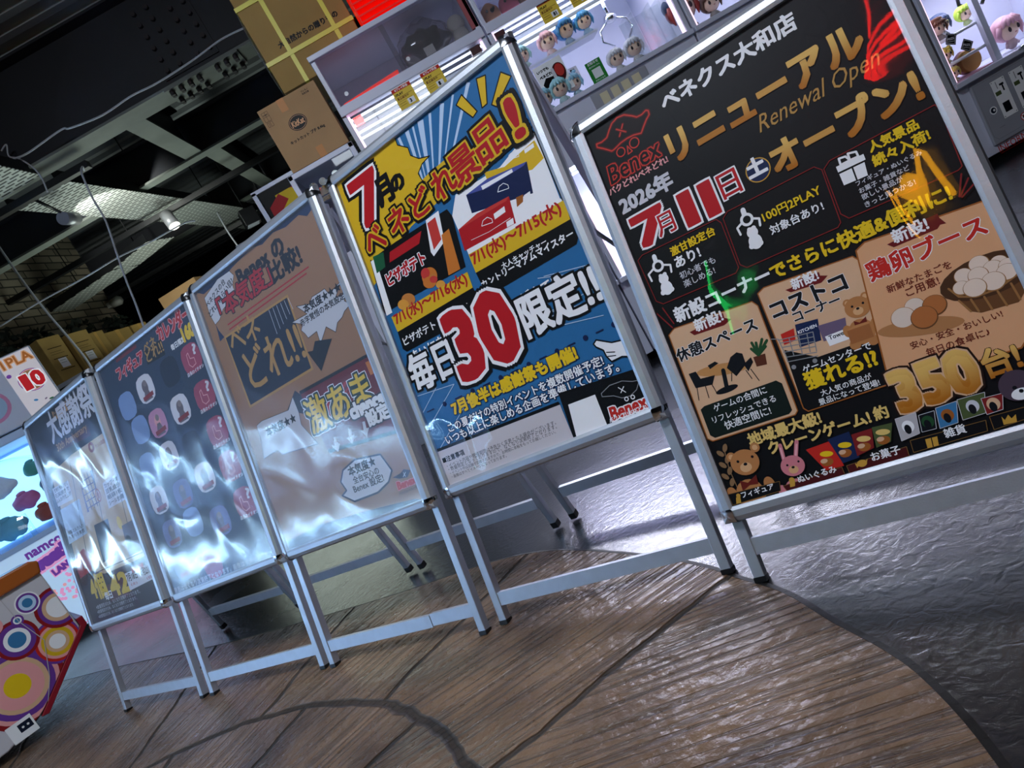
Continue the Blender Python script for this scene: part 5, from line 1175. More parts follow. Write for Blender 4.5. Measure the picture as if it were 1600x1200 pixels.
# big-headed dolls (plain generic faces)
def doll(x,dy,z,r,hair,lb,style='bob',lean=0,face_c='eecdb8',turn=0,grp='big-headed dolls in the crane machines'):
    t=thing('big_head_doll',lb,'doll',(*row(x,dy),z),RY+turn,grp)
    hm=mat('hair_'+hair,hair,.45,bump=.15,bscale=200); sk=mat('doll_skin',face_c,.5)
    k=MB(); k.ball((0,0,r*.42),r*.42,r*.34,r*.42); 
    for s in (-1,1): k.tube([(s*r*.3,0,r*.55),(s*r*.55,-r*.1,r*.25)],[r*.14,r*.1],8)
    k.make('doll_body',mat('doll_cloth_'+hair,[v*.5+.25 for v in lin(hair)],.7),t)
    c=Vector((0,0,r*1.55))
    hd=MB().ball(c,r*.92,r*.86,r*.84).make('doll_head',sk,t)
    h=MB()
    def cap(p): 
        q=p.copy()
        if q.y<-r*.35 and q.z<r*.28: q.y*=.55; q.x*=.98
        return q
    h.ball(c+Vector((0,r*.07,r*.1)),r*1.02,r*.98,r*.98,seg=22,f=cap)
    for j in range(5):
        a=-.75+j*.375; h.tube([c+Vector((r*.5*math.sin(a)*.6,-r*.6,r*.85)),c+Vector((r*.9*math.sin(a),-r*.93*math.cos(a*.8),r*.45)),c+Vector((r*.98*math.sin(a*1.15),-r*.9*math.cos(a),r*.18))],[r*.2,r*.19,r*.03],7)
    for s in (-1,1): h.tube([c+Vector((s*r*.8,-r*.45,r*.4)),c+Vector((s*r*.98,-r*.3,-r*.2)),c+Vector((s*r*.85,-r*.35,-r*.75))],[r*.2,r*.2,r*.04],7)
    if style=='curl':
        for j in range(12): 
            a=j*2.4; h.ball(c+Vector((r*.8*math.cos(a),-.2*r+r*.7*math.sin(a),r*(.2+.06*j))),r*.28)
    if style=='bow':
        for s in (-1,1): h.ball(c+Vector((s*r*.35+r*.3,-r*.1,r*1.1)),r*.26,r*.12,r*.18)
    h.make('doll_hair',hm,hd)
    if style=='hat':
        k=MB(); k.tube([c+Vector((0,0,r*.5)),c+Vector((0,0,r*.58))],[r*1.3,r*1.25],22); k.tube([c+Vector((0,0,r*.55)),c+Vector((0,0,r*1.05)),c+Vector((0,0,r*1.2))],[r*.95,r*.85,r*.5],18); k.make('hat',mat('brown_felt','6b3f2a',.8),hd)
    if style=='cap':
        k=MB(); k.ball(c+Vector((0,.1*r,r*.55)),r*1.08,r*1.02,r*.75); k.make('hat',mat('navy_felt','23355a',.7),hd)
    e=MB()
    for s in (-1,1): e.ball(c+Vector((s*r*.36,-r*.79,-r*.08)),r*.13,r*.07,r*.2)
    e.make('eye',mat('doll_eye','3a3038',.2),hd)
    k=MB().ball(c+Vector((0,-r*.83,-r*.42)),r*.1,r*.03,r*.04); k.make('mouth',mat('doll_mouth','c06a6a',.5),hd)
    return t
doll(.975,.13,1.545,.046,'d9a9b4','pink-haired big-headed doll on the shelf, next to the two blue-haired dolls')
doll(1.078,.13,1.545,.05,'3f86c4','blue-haired big-headed doll on the shelf, between a pink-haired one and another blue one',turn=.3)
doll(1.18,.13,1.545,.045,'4a94cc','blue-haired big-headed doll at the right end of the shelf')
doll(.83,.10,1.545,.042,'a9d6da','pale aqua-haired doll at the left end of the shelf beside the blue poster frame')
doll(.82,.06,1.309,.044,'8fc4d8','pale blue-haired doll on the deck, nearest the blue poster frame')
doll(.905,.06,1.309,.048,'a5d8e2','aqua-haired doll on the deck under the pirate leaflet')
doll(.985,.09,1.309,.044,'9ac8e4','light blue doll with a bow on the deck, left of the green card','bow')
doll(1.222,.08,1.309,.044,'d4d4dc','silver-haired doll on the deck, left one of two beside the chute')
doll(1.32,.08,1.309,.046,'c9cad6','silver-haired doll on the deck, right one of two beside the chute')
doll(1.62,.10,1.309,.075,'8c2f2a','red-capped doll with a glassy round eye in the upper deck behind the black poster','cap',face_c='3a2420')
doll(1.76,.10,1.309,.05,'5a4038','dark-haired doll sitting next to the red-capped doll')
B3=U[3][0]
doll(B3+.10,.08,.668,.042,'6b3f2a','doll in a brown brimmed hat on the upper tier of the right-edge machine','hat')
doll(B3+.212,.20,.668,.046,'2a3a66','doll in a round navy cap on the upper tier of the right-edge machine','cap')
doll(B3+.283,.12,.668,.041,'b4d24a','yellow-green haired doll on the upper tier of the right-edge machine')
doll(B3+.075,.07,.548,.034,'d8c25a','curly blond doll on the lower tier of the right-edge machine','curl')
doll(B3+.065,.055,.456,.03,'d8c060','small blond doll on the pink floor of the right-edge machine')
doll(B3+.465,.14,.452,.066,'d6a4b6','large pink-haired doll in the right-hand window of the right-edge machine')
k=MB().box(B3+.005,B3+.26,.0,.45,.0,.004); k.make('prize_mat',mat('pink_mat','e0a8bc',.5),None); 
pm=C.objects[-1] if 0 else bpy.data.objects['prize_mat']; pm.location=(*row(0,.04),.451); pm.rotation_euler=(0,0,RY); tag(pm,'pink mat lying on the lower deck floor of the right-edge machine','mat')
t=thing('round_cushion','tan round bread-shaped cushion with a pink rim on the pink mat','cushion',(*row(B3+.235,.15),.457),RY)
k=MB(); k.tube([(0,-.02,.055),(0,.03,.055)],.055,20); k.make('cushion_front',mat('tan_cushion','b98f4e',.8),t); lumpy((0,.03,.055),.066,.03,.06,.08,20,1,mat('pink_rim','dcb0b8',.8),'cushion_rim',t)
for x,z,a,lb in ((B3+.105,.655,.5,'black square swing tag hanging below the brown-hatted doll'),(B3+.165,.59,.75,'black square swing tag hanging lower, toward the tan cushion')):
    o=printing([RECT('k',0,0,52,52),('L','lg',2,[[5,5],[47,5],[47,47],[5,47]],1),TX('PRIZE','lg',8,34,36,b=.03,rot=15),('L','lg',2,[[8,40],[44,34]],0)],'swing_tag'); o.matrix_world=Matrix.Translation((*row(x,.03),z))@Matrix.Rotation(RY,4,'Z')@Matrix.Rotation(a,4,'Y')@face(-.026,0,.026); tag(o,lb,'tag','black swing tags in the right-edge machine')
# leaflet and green card in the middle machine
o=printing([RECT('w',0,0,150,165),TX('いつでも','k',14,34,60,b=.06),TX('ベネどれ','k',14,62,66,b=.06),('P','k',[[15,90],[40,66],[75,72],[88,60],[80,96],[60,112],[20,110]]),('E','rbd',112,70,34,46,10),('E','rd3',118,60,22,30,0),RECT('lg',78,40,94,92),TX('Benex','re',14,150,110,b=.07,sh=.15)],'leaflet'); o.matrix_world=Matrix.Translation((*row(.83,.05),1.52))@Matrix.Rotation(RY,4,'Z')@face(0,0,0); tag(o,'white leaflet with a black pirate hat and red lettering in the middle machine','leaflet')
o=printing([RECT('green',0,0,80,105),TX('お知らせ','w',12,16,56,b=.03),TX('遊び方はこちら','w',12,30,56,b=.02),RECT('w',18,38,64,82),TX('スタッフまで','w',14,96,52,b=.02)],'notice_card'); o.matrix_world=Matrix.Translation((*row(1.055,.02),1.414))@Matrix.Rotation(RY,4,'Z')@face(0,0,0); tag(o,'green notice card with a blank white square standing on the deck','notice card')
o=printing([RECT('lg',0,0,52,56),TX('景品','k',6,24,30,b=.03),RECT('k',8,34,40,37)],'notice_card'); o.matrix_world=Matrix.Translation((*row(1.025,.2),1.47))@Matrix.Rotation(RY+.3,4,'Z')@face(0,0,0); tag(o,'small grey-white notice leaning behind the green card','notice card')
# cartons on the machines
def carton(name,lb,x,dy,z,w,d,h,m,items,rz=0,grp=None):
    t=thing(name,lb,'cardboard box',(*row(x,dy),z),RY+rz,grp)
    MB().box(0,w,0,d,0,h).make('carton',m,t,bev=.003)
    if items: printing(items,'printed_lettering',t,face(0,-.0006,h))
    return t
kk=carton('cardboard_box','brown snack carton with a black oval logo on the low cabinet',-.395,-.03,1.632,.30,.28,.315,CARD,[('L','k',1.2,[[12,18],[42,18],[42,62],[12,62]],1),('L','k',1.2,[[12,40],[42,40]],0),('L','k',1.2,[[27,18],[27,62]],0),TX('天地無用','k',14,34,24,b=.02),('L','k',1.2,[[14,66],[14,88],[22,88],[22,66]],1),('L','k',1.2,[[28,66],[28,88],[40,88],[40,66]],1)])
printing([('E','k',140,128,44,36,0),('E','cr2',140,128,40,32,0),('E','k',140,128,38.5,30.5,0),TX('KitKat','cr2',108,141,62,26,b=.03,sh=.12)],'carton_logo',kk,face(0,-.0006,.315))
printing([TX('キットカット プチ 8.4kg','k',62,205,178,b=.035)],'printed_name',kk,face(0,-.0006,.315))
printing([TX('ワレモノ','k',222,24,34,b=.02),TX('取扱注意','k',222,36,34,b=.02)],'handling_mark',kk,face(0,-.0006,.315))
for q in (RECT('box2',100,0,135,60),RECT('box2',150,262,185,315)): printing([q],'tape_patch',kk,face(0,-.0004,.315))
st=carton('strapped_carton','large brown carton bound with yellow straps on top of the brown snack carton',-.262,.25,2.053,.478,.40,.52,CARD2,[TX('大自然からの贈りもの','k',95,330,330,b=.04)])
k=MB()
for x in (.12,.37): k.box(x,x+.022,-.003,.403,-.001,.523); 
for z in (.14,): k.box(-.0045,.4825,-.0045,.4045,z,z+.022)
k.box(-.0045,.4825,-.0045,.4045,.43,.452)
k.make('yellow_strap',mat('yellow_strap','d8cf3a',.4),st)
lumpy((-.012,.2,.25),.012,.20,.24,.1,12,3,BAG,'film_wrap',st)
# low white cabinet carrying the cartons
t=thing('prize_cabinet','low white prize cabinet with a dark window under the brown snack carton','prize cabinet',(*row(-.43,-.035),0),RY)
w=.345
b=MB(); b.box(0,w,0,.8,.05,1.20); b.box(0,.025,0,.8,1.20,1.63); b.box(w-.025,w,0,.8,1.20,1.63); b.box(0,w,0,.8,1.605,1.63); b.box(.02,w-.02,.5,.52,1.2,1.61); b.make('cabinet',WHITE,t,bev=.003)
MB().box(.02,w-.02,.02,.78,0,.05).make('plinth',BLKP,t); MB().box(.026,w-.026,.005,.009,1.203,1.603).make('front_glass',GLASS,t)
k=MB(); k.box(.03,w-.03,.10,.14,1.50,1.54); k.box(.05,.20,.08,.10,1.47,1.49)
for x in (.08,.13,.2): k.tube([(x,.06,1.55),(x,.10,1.55)],.018,14)
k.make('gantry_rail',CHROME,t); MB().box(.14,w-.03,.2,.22,1.42,1.50).make('prize_box',mat('yellow_prize','d8b83a',.6),t)
# ------------------------------------------------------------------ far cabinet with topper sign
t=thing('prize_cabinet','dark prize cabinet far behind the tan poster, carrying a white framed red and yellow sign','prize cabinet',(-1.15,5.0,0),0)
b=MB(); b.box(0,.66,0,.6,0,1.80); b.make('cabinet',GREY,t,bev=.004); b=MB(); b.box(.27,.30,-.01,.02,1.80,2.03); b.box(.27,.62,-.01,.02,2.015,2.04); b.box(.60,.62,-.01,.02,1.8,2.04); b.make('sign_frame',WHITE,t)
printing([RECT('k',0,0,290,210),RECT('ye',95,60,290,215),('P','rd2',[[25,115],[120,60],[165,120],[60,190],[20,190]]),('P','re',[[200,60],[290,60],[290,85]])],'sign_face',t,face(.31,-.012,2.012))
# ------------------------------------------------------------------ left side: medal machines
t=thing('prize_carousel','blue-white candy prize machine with a glass dome behind the farthest poster stand','prize machine',(-4.108,4.89,0),R(28))
W2=1.30
b=MB(); b.box(0,W2,0,1.0,.06,.76); b.box(-.02,W2+.02,-.03,1.02,.76,.80); b.box(0,W2,.55,1.0,.80,1.48); b.box(-.01,W2+.01,-.01,1.0,1.46,1.52); b.make('cabinet',mat('pale_blue_panel','b9d2f2',.35,var=.02),t,bev=.006)
MB().box(.03,W2-.03,.03,.97,0,.06).make('plinth',BLKP,t)
pr=[]
for q in range(150):
    a=random.random(); x=500+a*760; y=180+random.random()**.7*480*(.3+a*.7)+ (1-a)*120
    if y<690 and x<1290: pr.append(('E',random.choice(['pink','ppl','pk','pink']),round(x),round(y),12,12,0))
pr+=[TX('namco','ppl',560,85,240,b=.04),TX('Sweet!','ppl',500,205,290,b=.1,o=[(.26,'pink')],k=1.05,rot=6),TX('LAND','ppl',640,280,160,b=.08,o=[(.2,'pink')],rot=6),('P','pink',[[620,690],[1290,690],[1290,330],[900,520]])]
printing([RECT('skyb',0,0,1300,700),pr[-1]]+pr[:-1],'printed_front',t,face(0,-.001,.76),BACKLIT)
k=MB(); k.ball((0,0,0),.60,.50,.62,seg=32); 
for v in k.b.verts: v.co+=Vector((.62,.52,.82)); 
dm=[v for v in k.b.verts if v.co.z<.80]; bmesh.ops.delete(k.b,geom=dm,context='VERTS'); k.make('glass_dome',GLASS,t)
MB().box(.05,W2-.05,.535,.545,.85,1.44).make('light_panel',mat('dome_light','8fd0ff',.5,emit=1.6),t)
k=MB()
for x in (.02,W2-.06): k.tube([(x,.04,.80),(x,.04,1.46)],.02,10)
k.make('light_pillar',LEDP_,t)
k=MB()
for q in range(9):
    a=q/9*6.28; k.tube([(.6+.4*math.cos(a),.45+.3*math.sin(a),.80),(.6+.4*math.cos(a),.45+.3*math.sin(a),.98)],.02,10)
k.make('candy_rack',ACRYL,t)
printing([RECT('lw',0,0,W2*1000,100)]+[('P','rdd',[[x,90],[x+60,15],[x+120,90],[x+95,90],[x+60,50],[x+25,90]]) for x in range(0,1200,100)],'zigzag_band',t,face(0,-.012,1.62)) if 0 else None
k=MB().box(-.01,W2+.02,-.012,.05,1.53,2.03).make('topper',mat('topper_white','cfd6e6',.4),t,bev=.01)
printing([RECT('pw',1090,10,1318,500),TX('1PLA','or',1108,95,200,b=.03,o=[(.09,'wd'),(.06,'cr')],h=66),('E','ppl',1222,235,88,84,0),('E','pk',1222,235,83,79,0),('E','wr',1222,235,78,74,0),TX('1','rd',1160,290,40,b=.05,o=[(.1,'w')],h=105),TX('0','rd',1225,290,70,b=.05,o=[(.1,'w')],h=105),('E','sk',1170,380,14,8,20),('E','pl',1230,400,10,5,-20),('E','ppl',1110,150,16,14,0),('E','gr3',1260,415,16,6,0)],'price_sign',t,face(-.01,-.013,2.03),BACKLIT)
printing([('E','pink',900,300,130,120,0),('E','lbl',900,300,105,95,0)],'ring_print',t,face(-.01,-.013,2.03))
for q,(c,x,y,z,r,lb) in enumerate((('2d2440',.95,.3,1.12,.09,'dark purple toy cushion piled inside the glass dome'),('a8442e',.80,.28,.95,.08,'red and white snack bag inside the glass dome'),('cfd08a',1.0,.26,.92,.08,'pale yellow snack bag inside the glass dome'),('6fb4c8',.55,.26,.95,.1,'aqua snack bag inside the glass dome'),('c86a9a',.72,.34,1.10,.08,'pink snack bag in the middle of the glass dome'),('e0e4ea',.64,.30,1.26,.09,'white snack bag near the top of the glass dome'),('3f8a6a',.88,.36,1.30,.07,'green snack bag near the top of the glass dome'),('d8a23a',.42,.30,1.10,.08,'orange snack bag at the left inside the glass dome'))):
    n=thing('toy_prize',lb,'toy',tuple(t.matrix_basis@Vector((x,y,z-.1))),0); lumpy((0,0,r*.8),r*1.3,r*.5,r*.8,.25,18,q,mat('prize_'+c,c,.5,var=.2),'prize_body',n); lumpy((0,-r*.1,r*1.6),r*.5,r*.2,r*.2,.2,18,q+3,MATS['prize_'+c],'prize_top',n)
# cabinet with coloured rings, cut by the left edge
t=thing('medal_machine','white medal machine covered in pink, purple and yellow rings, orange rim on top','game machine',(-3.25,2.474,0),R(38))
b=MB().poly([(-.02,.045),(.80,.045),(.965,.098),(1.256,.322),(1.25,.63),(-.02,.69)],0,.8); b.make('cabinet',mat('ring_white','c9c6cc',.35),t,bev=.006)
b=MB().poly([(-.03,.615),(1.252,.622),(1.268,.675),(1.235,.692),(-.03,.722)],-.02,.82); b.make('top_rim',mat('orange_enamel','a85a24',.25),t,bev=.008)
b=MB().poly([(.955,.085),(.985,.078),(1.285,.315),(1.285,.36),(1.258,.36),(1.258,.324)],-.01,.81); b.make('red_edge',mat('crimson_enamel','8c1226',.3),t,bev=.003)
def rings(x,y,rs): return [('E',c,x,y,r,r*1.02,0) for r,c in rs]
def cliprint(items):
    o=[]
    for q in items:   # keep the rings inside the panel outline
        pts=[]
        for k in range(32):
            x=min(q[2]+q[4]*math.cos(6.2832*k/32),1248); y=q[3]+q[5]*math.sin(6.2832*k/32); lim=640 if x<800 else (592+(965-x)*.29 if x<965 else 592-(x-965)*.77)
            pts.append([x,min(y,lim)])
        o.append(('P',q[1],pts))
    return o
al=rings(952,434,((178,'rdd'),(158,'pk'),(140,'ppl'),(116,'cr'),(98,'pk'),(50,'ye')))+rings(1157,368,((96,'ppl'),(86,'re'),(74,'pk'),(62,'ye2'),(46,'cr'),(32,'w')))+rings(1232,239,((92,'rdd'),(78,'ppl'),(62,'cr'),(46,'w')))+rings(1043,266,((84,'rdd'),(70,'ppl'),(50,'w'),(34,'sk')))+rings(1148,152,((48,'w'),(42,'ppl'),(33,'lbl'),(20,'sk')))+rings(1083,195,((24,'ppl'),(16,'w'),(10,'sk')))+rings(1000,165,((36,'pk'),(22,'or')))+rings(640,320,((120,'ppl'),(100,'pk'),(80,'w')))
printing(cliprint(al),'ring_print',t,face(0,-.001,.69)); printing([('L','gy2',3,[[1075,60],[1085,200],[1120,330],[1060,480],[990,590]],0)],'panel_seam',t,face(0,-.0045,.69))
printing([RECT('w',830,560,930,640),RECT('nv4',870,575,922,612),('E','w',886,594,5,5,0),('E','w',906,594,5,5,0)],'power_sticker',t,face(0,-.005,.69))
k=MB()
for x in (.2,.72): k.tube([(x,.08,.0),(x,.08,.05)],.03,12); k.tube([(x,.7,.0),(x,.7,.05)],.03,12)
k.make('foot',CHROME,t); MB().tube([(.6,.4,0),(.6,.4,.05)],.03,12).make('foot',CHROME,t)
# ------------------------------------------------------------------ left wall, ledge, boxes
def wallx(y): return -3.91+(y-7)*.145
BR=bpy.data.materials.new('rough_brick'); BR.use_nodes=True; nt=BR.node_tree; bb=nt.nodes['Principled BSDF']; tc=nt.nodes.new('ShaderNodeTexCoord'); bt=nt.nodes.new('ShaderNodeTexBrick'); sx=nt.nodes.new('ShaderNodeSeparateXYZ'); cb=nt.nodes.new('ShaderNodeCombineXYZ')
nt.links.new(tc.outputs['Object'],sx.inputs[0]); nt.links.new(sx.outputs[1],cb.inputs[0]); nt.links.new(sx.outputs[2],cb.inputs[1]); nt.links.new(cb.outputs[0],bt.inputs['Vector'])
for kx,v in (('Scale',1),('Brick Width',.26),('Row Height',.085),('Mortar Size',.008)): bt.inputs[kx].default_value=v
bt.inputs['Color1'].default_value=(.36,.30,.22,1); bt.inputs['Color2'].default_value=(.2,.17,.125,1); bt.inputs['Mortar'].default_value=(.05,.045,.035,1); nt.links.new(bt.outputs['Color'],bb.inputs['Base Color']); bb.inputs['Roughness'].default_value=.85
bp=nt.nodes.new('ShaderNodeBump'); bp.inputs['Strength'].default_value=.9; bp.inputs['Distance'].default_value=.02; nt.links.new(bt.outputs['Fac'],bp.inputs['Height']); bp.invert=True; nt.links.new(bp.outputs['Normal'],bb.inputs['Normal'])
b=MB(); b.b.faces.new([b.b.verts.new(q) for q in ((wallx(6.62),6.62,0),(wallx(8.85),8.85,0),(wallx(8.85),8.85,3.7),(wallx(6.62),6.62,3.7))]); structure(b.make('wall_left',BR))
b=MB()
for z0,z1,o in ((2.22,2.29,.05),(2.29,2.34,.09),(2.34,2.42,.04)):
    b.box(0,1,0,1,z0,z1,lambda p,o=o: Vector((wallx(6.62+2.23*p.y)+p.x*o,6.62+2.23*p.y,p.z)))
structure(b.make('trim_2',mat('plaster_ledge','8c7f66',.8,bump=.3)))
structure(MB().quad([(-9,13.5,0),(7,13.5,0),(7,13.5,3.8),(-9,13.5,3.8)]).make('wall_back',mat('far_dark_wall','1a1518',.8,var=.4,vscale=1.5)))
structure(MB().quad([(7,-5,0),(7,13.5,0),(7,13.5,3.8),(7,-5,3.8)]).make('wall_right',MATS['far_dark_wall']))
structure(MB().quad([(-9,-5,0),(7,-5,0),(7,-5,3.8),(-9,-5,3.8)]).make('wall_front',MATS['far_dark_wall']))
# long counter carrying the boxes
t=thing('wall_counter','long dark storage counter along the left wall under the cardboard boxes','counter',(0,0,0))
MB().box(0,1,0,1,0,1.84,lambda p: Vector((wallx(6.7+1.9*p.y)+.05+.62*p.x,6.7+1.9*p.y,p.z))).make('counter_body',DARKM,t); MB().box(0,1,0,1,1.84,1.875,lambda p: Vector((wallx(6.7+1.9*p.y)+.04+.66*p.x,6.68+1.94*p.y,p.z))).make('counter_top',GREY,t)
bl=['first brown box on the wall counter, beside the pink price sign','second brown box on the wall counter, with a white label under dark print','third brown box on the wall counter, plain side showing','fourth brown box on the wall counter, broad plain front','fifth brown box on the wall counter, taped flap open at the top','sixth brown box on the wall counter, last before the tall brown box']
yy=6.86; 
for q,(l,h,d,lb) in enumerate(((.24,.46,.20,1),(.24,.44,.26,1),(.20,.42,.22,0),(.34,.40,.20,0),(.22,.41,.26,0),(.30,.34,.22,0))):
    t=thing('cardboard_box',bl[q],'cardboard box',(wallx(yy)+.20,yy,1.8755),R(-22),'brown boxes along the left wall')
    MB().box(0,d,0,l,0,h).make('carton',CARD2,t,bev=.004)
    if lb: printing([RECT('br',l*180,h*240,l*820,h*255),RECT('br',l*180,h*330,l*700,h*336),RECT('br',l*180,h*380,l*780,h*386),RECT('br',l*180,h*470,l*820,h*485),RECT('lw',l*330,h*490,l*700,h*690),RECT('gy',l*380,h*530,l*640,h*540),RECT('gy',l*380,h*580,l*640,h*590),RECT('br',l*180,h*720,l*820,h*735)],'printed_label',t,face(d+.001,0,h,'+X'))
    else: MB().box(d,d+.0008,l*.42,l*.58,0,h).make('packing_tape',mat('brown_tape','b08a4a',.3),t)
    yy+=l*.93+.10
t=thing('cardboard_box','tall brown carton on its side at the far end of the wall counter','cardboard box',(-2.95,8.3,0),R(-10)); MB().box(0,.5,0,.5,1.88,2.42).make('carton',CARD,t,bev=.004); MB().box(.05,.45,.05,.45,0,1.879).make('support_shelf',DARKM,t)
# ivy garland on the ledge
k=MB()
for q in range(420):
    y=6.7+random.random()*2.1; g=noise.noise(Vector((y*3.1,0,0))); 
    if g<-.15: continue
    p=Vector((wallx(y)+.07+random.random()*.07,y,2.42+random.uniform(-.13,.12)*(1+g))); s=.03+random.random()*.03; a=Vector((random.uniform(-1,1),random.uniform(-1,1),random.uniform(-1,1))).normalized(); bq=a.orthogonal().normalized()
    k.b.faces.new([k.b.verts.new(p+v) for v in (a*s,bq*s*.6,-a*s*.8,-bq*s*.6)])
o=k.make('ivy_garland',mat('dark_ivy','17231a',.6,var=.4)); tag(o,'dark ivy garland draped over the ledge of the brick wall','garland'); o['kind']='stuff'
k=MB(); k.tube([(0,0,0),(.10,0,0),(.13,0,0)],[.05,.06,.03],14); k.box(-.05,0,-.03,.03,-.03,.03); o=k.make('security_camera',mat('dull_white','9a9a94',.5)); o.location=(wallx(8.75)+.06,8.75,2.72); tag(o,'small white dome camera on the dark corner past the brick wall','camera')
# ------------------------------------------------------------------ ceiling
b=MB(); y=-5; 
while y<13.5:
    for a,z0,c,z1 in ((0,3.8,.07,3.8),(.07,3.8,.095,3.72),(.095,3.72,.165,3.72),(.165,3.72,.19,3.8)):
        b.b.faces.new([b.b.verts.new(q) for q in ((-9,y+a,z0),(7,y+a,z0),(7,y+c,z1),(-9,y+c,z1))])
    y+=.19
structure(b.make('ceiling',mat('corrugated_deck','8c8e90',.5,0,var=.25,vscale=1.2)))
STEEL=mat('lit_steel','6a6e68',.6,bump=.2,bscale=12,var=.25,vscale=3); DSTEEL=mat('shaded_steel_web','1b1c24',.6,var=.3,vscale=2)  # lighter undersides, darker webs: fall of light put into the steel colours
def ibeam(name,lb,ax,c,lo,hi,z,wd,ht,grp=None):
    t=thing(name,lb,'steel beam',(0,0,0),0,grp)
    f=(lambda p:Vector((p.x,c+p.y,p.z))) if ax=='x' else (lambda p:Vector((c+p.y,p.x,p.z)))
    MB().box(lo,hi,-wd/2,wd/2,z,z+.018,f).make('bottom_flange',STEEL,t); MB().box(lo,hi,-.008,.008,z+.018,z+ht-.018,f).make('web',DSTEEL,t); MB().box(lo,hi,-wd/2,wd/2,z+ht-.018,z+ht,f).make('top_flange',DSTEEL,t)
    return t
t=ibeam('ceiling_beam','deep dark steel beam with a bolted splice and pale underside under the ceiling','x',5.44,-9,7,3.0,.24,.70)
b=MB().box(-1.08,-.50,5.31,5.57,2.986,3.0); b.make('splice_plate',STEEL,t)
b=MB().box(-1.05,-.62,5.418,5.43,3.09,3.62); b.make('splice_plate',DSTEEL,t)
b=MB()
for q in range(8):
    if q in (4,): continue
    for y in (5.34,5.375,5.505,5.54): b.tube([(-1.04+q*.072,y,2.952),(-1.04+q*.072,y,2.986)],.016,6)
for q in range(4):
    for z in range(6): b.tube([(-1.0+q*.10+(.0 if q<2 else .04),5.385,3.14+z*.085),(-1.0+q*.10+(.0 if q<2 else .04),5.418,3.14+z*.085)],.018,6)
b.make('bolt',mat('rusty_bolt','2c2528',.7),t)
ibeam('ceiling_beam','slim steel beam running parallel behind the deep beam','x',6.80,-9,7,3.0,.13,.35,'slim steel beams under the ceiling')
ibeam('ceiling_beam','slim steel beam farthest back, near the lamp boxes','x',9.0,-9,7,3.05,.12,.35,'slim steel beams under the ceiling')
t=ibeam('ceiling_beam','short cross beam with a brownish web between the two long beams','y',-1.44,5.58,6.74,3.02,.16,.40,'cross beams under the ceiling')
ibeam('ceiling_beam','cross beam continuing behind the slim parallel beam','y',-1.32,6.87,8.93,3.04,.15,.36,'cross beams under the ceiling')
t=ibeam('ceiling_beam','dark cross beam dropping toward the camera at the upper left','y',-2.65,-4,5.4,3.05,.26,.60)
# perforated cable trays
def perforated():
    m=mat('perforated_steel','a9ada6',.45,.35); nt=m.node_tree; b=nt.nodes['Principled BSDF']; tc=nt.nodes.new('ShaderNodeTexCoord'); bt=nt.nodes.new('ShaderNodeTexBrick')
    for k_,v in (('Scale',1),('Brick Width',.095),('Row Height',.043),('Mortar Size',.0125)): bt.inputs[k_].default_value=v
    bt.inputs['Color1'].default_value=(.02,.02,.02,1); bt.inputs['Color2'].default_value=(.02,.02,.02,1); bt.inputs['Mortar'].default_value=(.50,.52,.49,1); bt.inputs['Mortar Smooth'].default_value=.1
    nt.links.new(tc.outputs['Object'],bt.inputs['Vector']); nt.links.new(bt.outputs['Color'],b.inputs['Base Color']); return m
PERF=perforated()
def tray(lb,pts,wd,z):
    t=thing('cable_tray',lb,'cable tray',(0,0,0),0,'perforated cable trays'); b=MB(); r=MB()
    for i in range(len(pts)-1):
        a,c=Vector(pts[i]),Vector(pts[i+1]); d=(c-a).normalized(); n=Vector((-d.y,d.x))*wd/2
        b.box(0,1,0,1,z,z+.006,lambda p: Vector((*(a-n+(c-a)*p.x+2*n*p.y),p.z)))
        for s in (-1,1): r.box(0,1,0,1,z+.006,z+.09,lambda p: Vector((*(a+n*s*.99+(c-a)*p.x+n*.02*p.y*-s),p.z)))
    b.make('tray_bottom',PERF,t); r.make('tray_side',DARKM,t)
    a,c=Vector(pts[0]),Vector(pts[-1])
    for f in (.1,.4,.7,.95):
        p=a+(c-a)*f; MB().tube([(*p,z+.003),(*p,3.75)],.006,6).make('hanger_rod',DARKM,t)
    return t
tray('wide perforated cable tray lit by a spotlight, running away under the ceiling',[(-2.36,5.62),(-1.80,10.0)],.43,2.96)
tray('perforated cable tray section at the left edge, nearer than the lit one',[(-2.46,3.5),(-2.36,5.42)],.43,2.96)
tray('perforated cable tray branching off toward the brick wall',[(-2.32,7.5),(-2.85,7.75),(-5.0,8.3)],.36,2.74)
def rail(lb,x0,x1,y,z):
    o=MB().box(x0,x1,y-.03,y+.03,z,z+.05).make('light_track',BLKP); return tag(o,lb,'lighting track','black lighting tracks')
rail('black lighting track crossing the cable tray next to the nearer spotlight',-5,-1.85,5.5,2.88)
rail('black lighting track crossing the cable tray next to the second spotlight',-5,.6,7.35,2.87)
rail('black lighting track farthest back, by the lamp boxes',-4.5,.5,9.2,2.87)
def spotlamp(lb,p,tgt,r,l,power,col,m,arm=(0,-.1,.10)):
    t=thing('spotlight',lb,'spotlight',p,0,'ceiling spotlights'); d=(Vector(tgt)-Vector(p)).normalized()
    MB().tube([-d*l/2,d*l/2],r,20,cap=True).make('lamp_head',m,t); MB().tube([d*(l/2+.001),d*(l/2+.004)],r*.86,20).make('lens',mat('lit_lens','fff2dc',.3,emit=3.),t); MB().tube([(0,0,r*.5),arm],.012,8).make('lamp_arm',BLKP,t)
    spot('spot_beam',Vector(p)+d*(l/2+.02),tgt,power,col,75)
SILV=mat('satin_silver','a6a6aa',.35,.4)
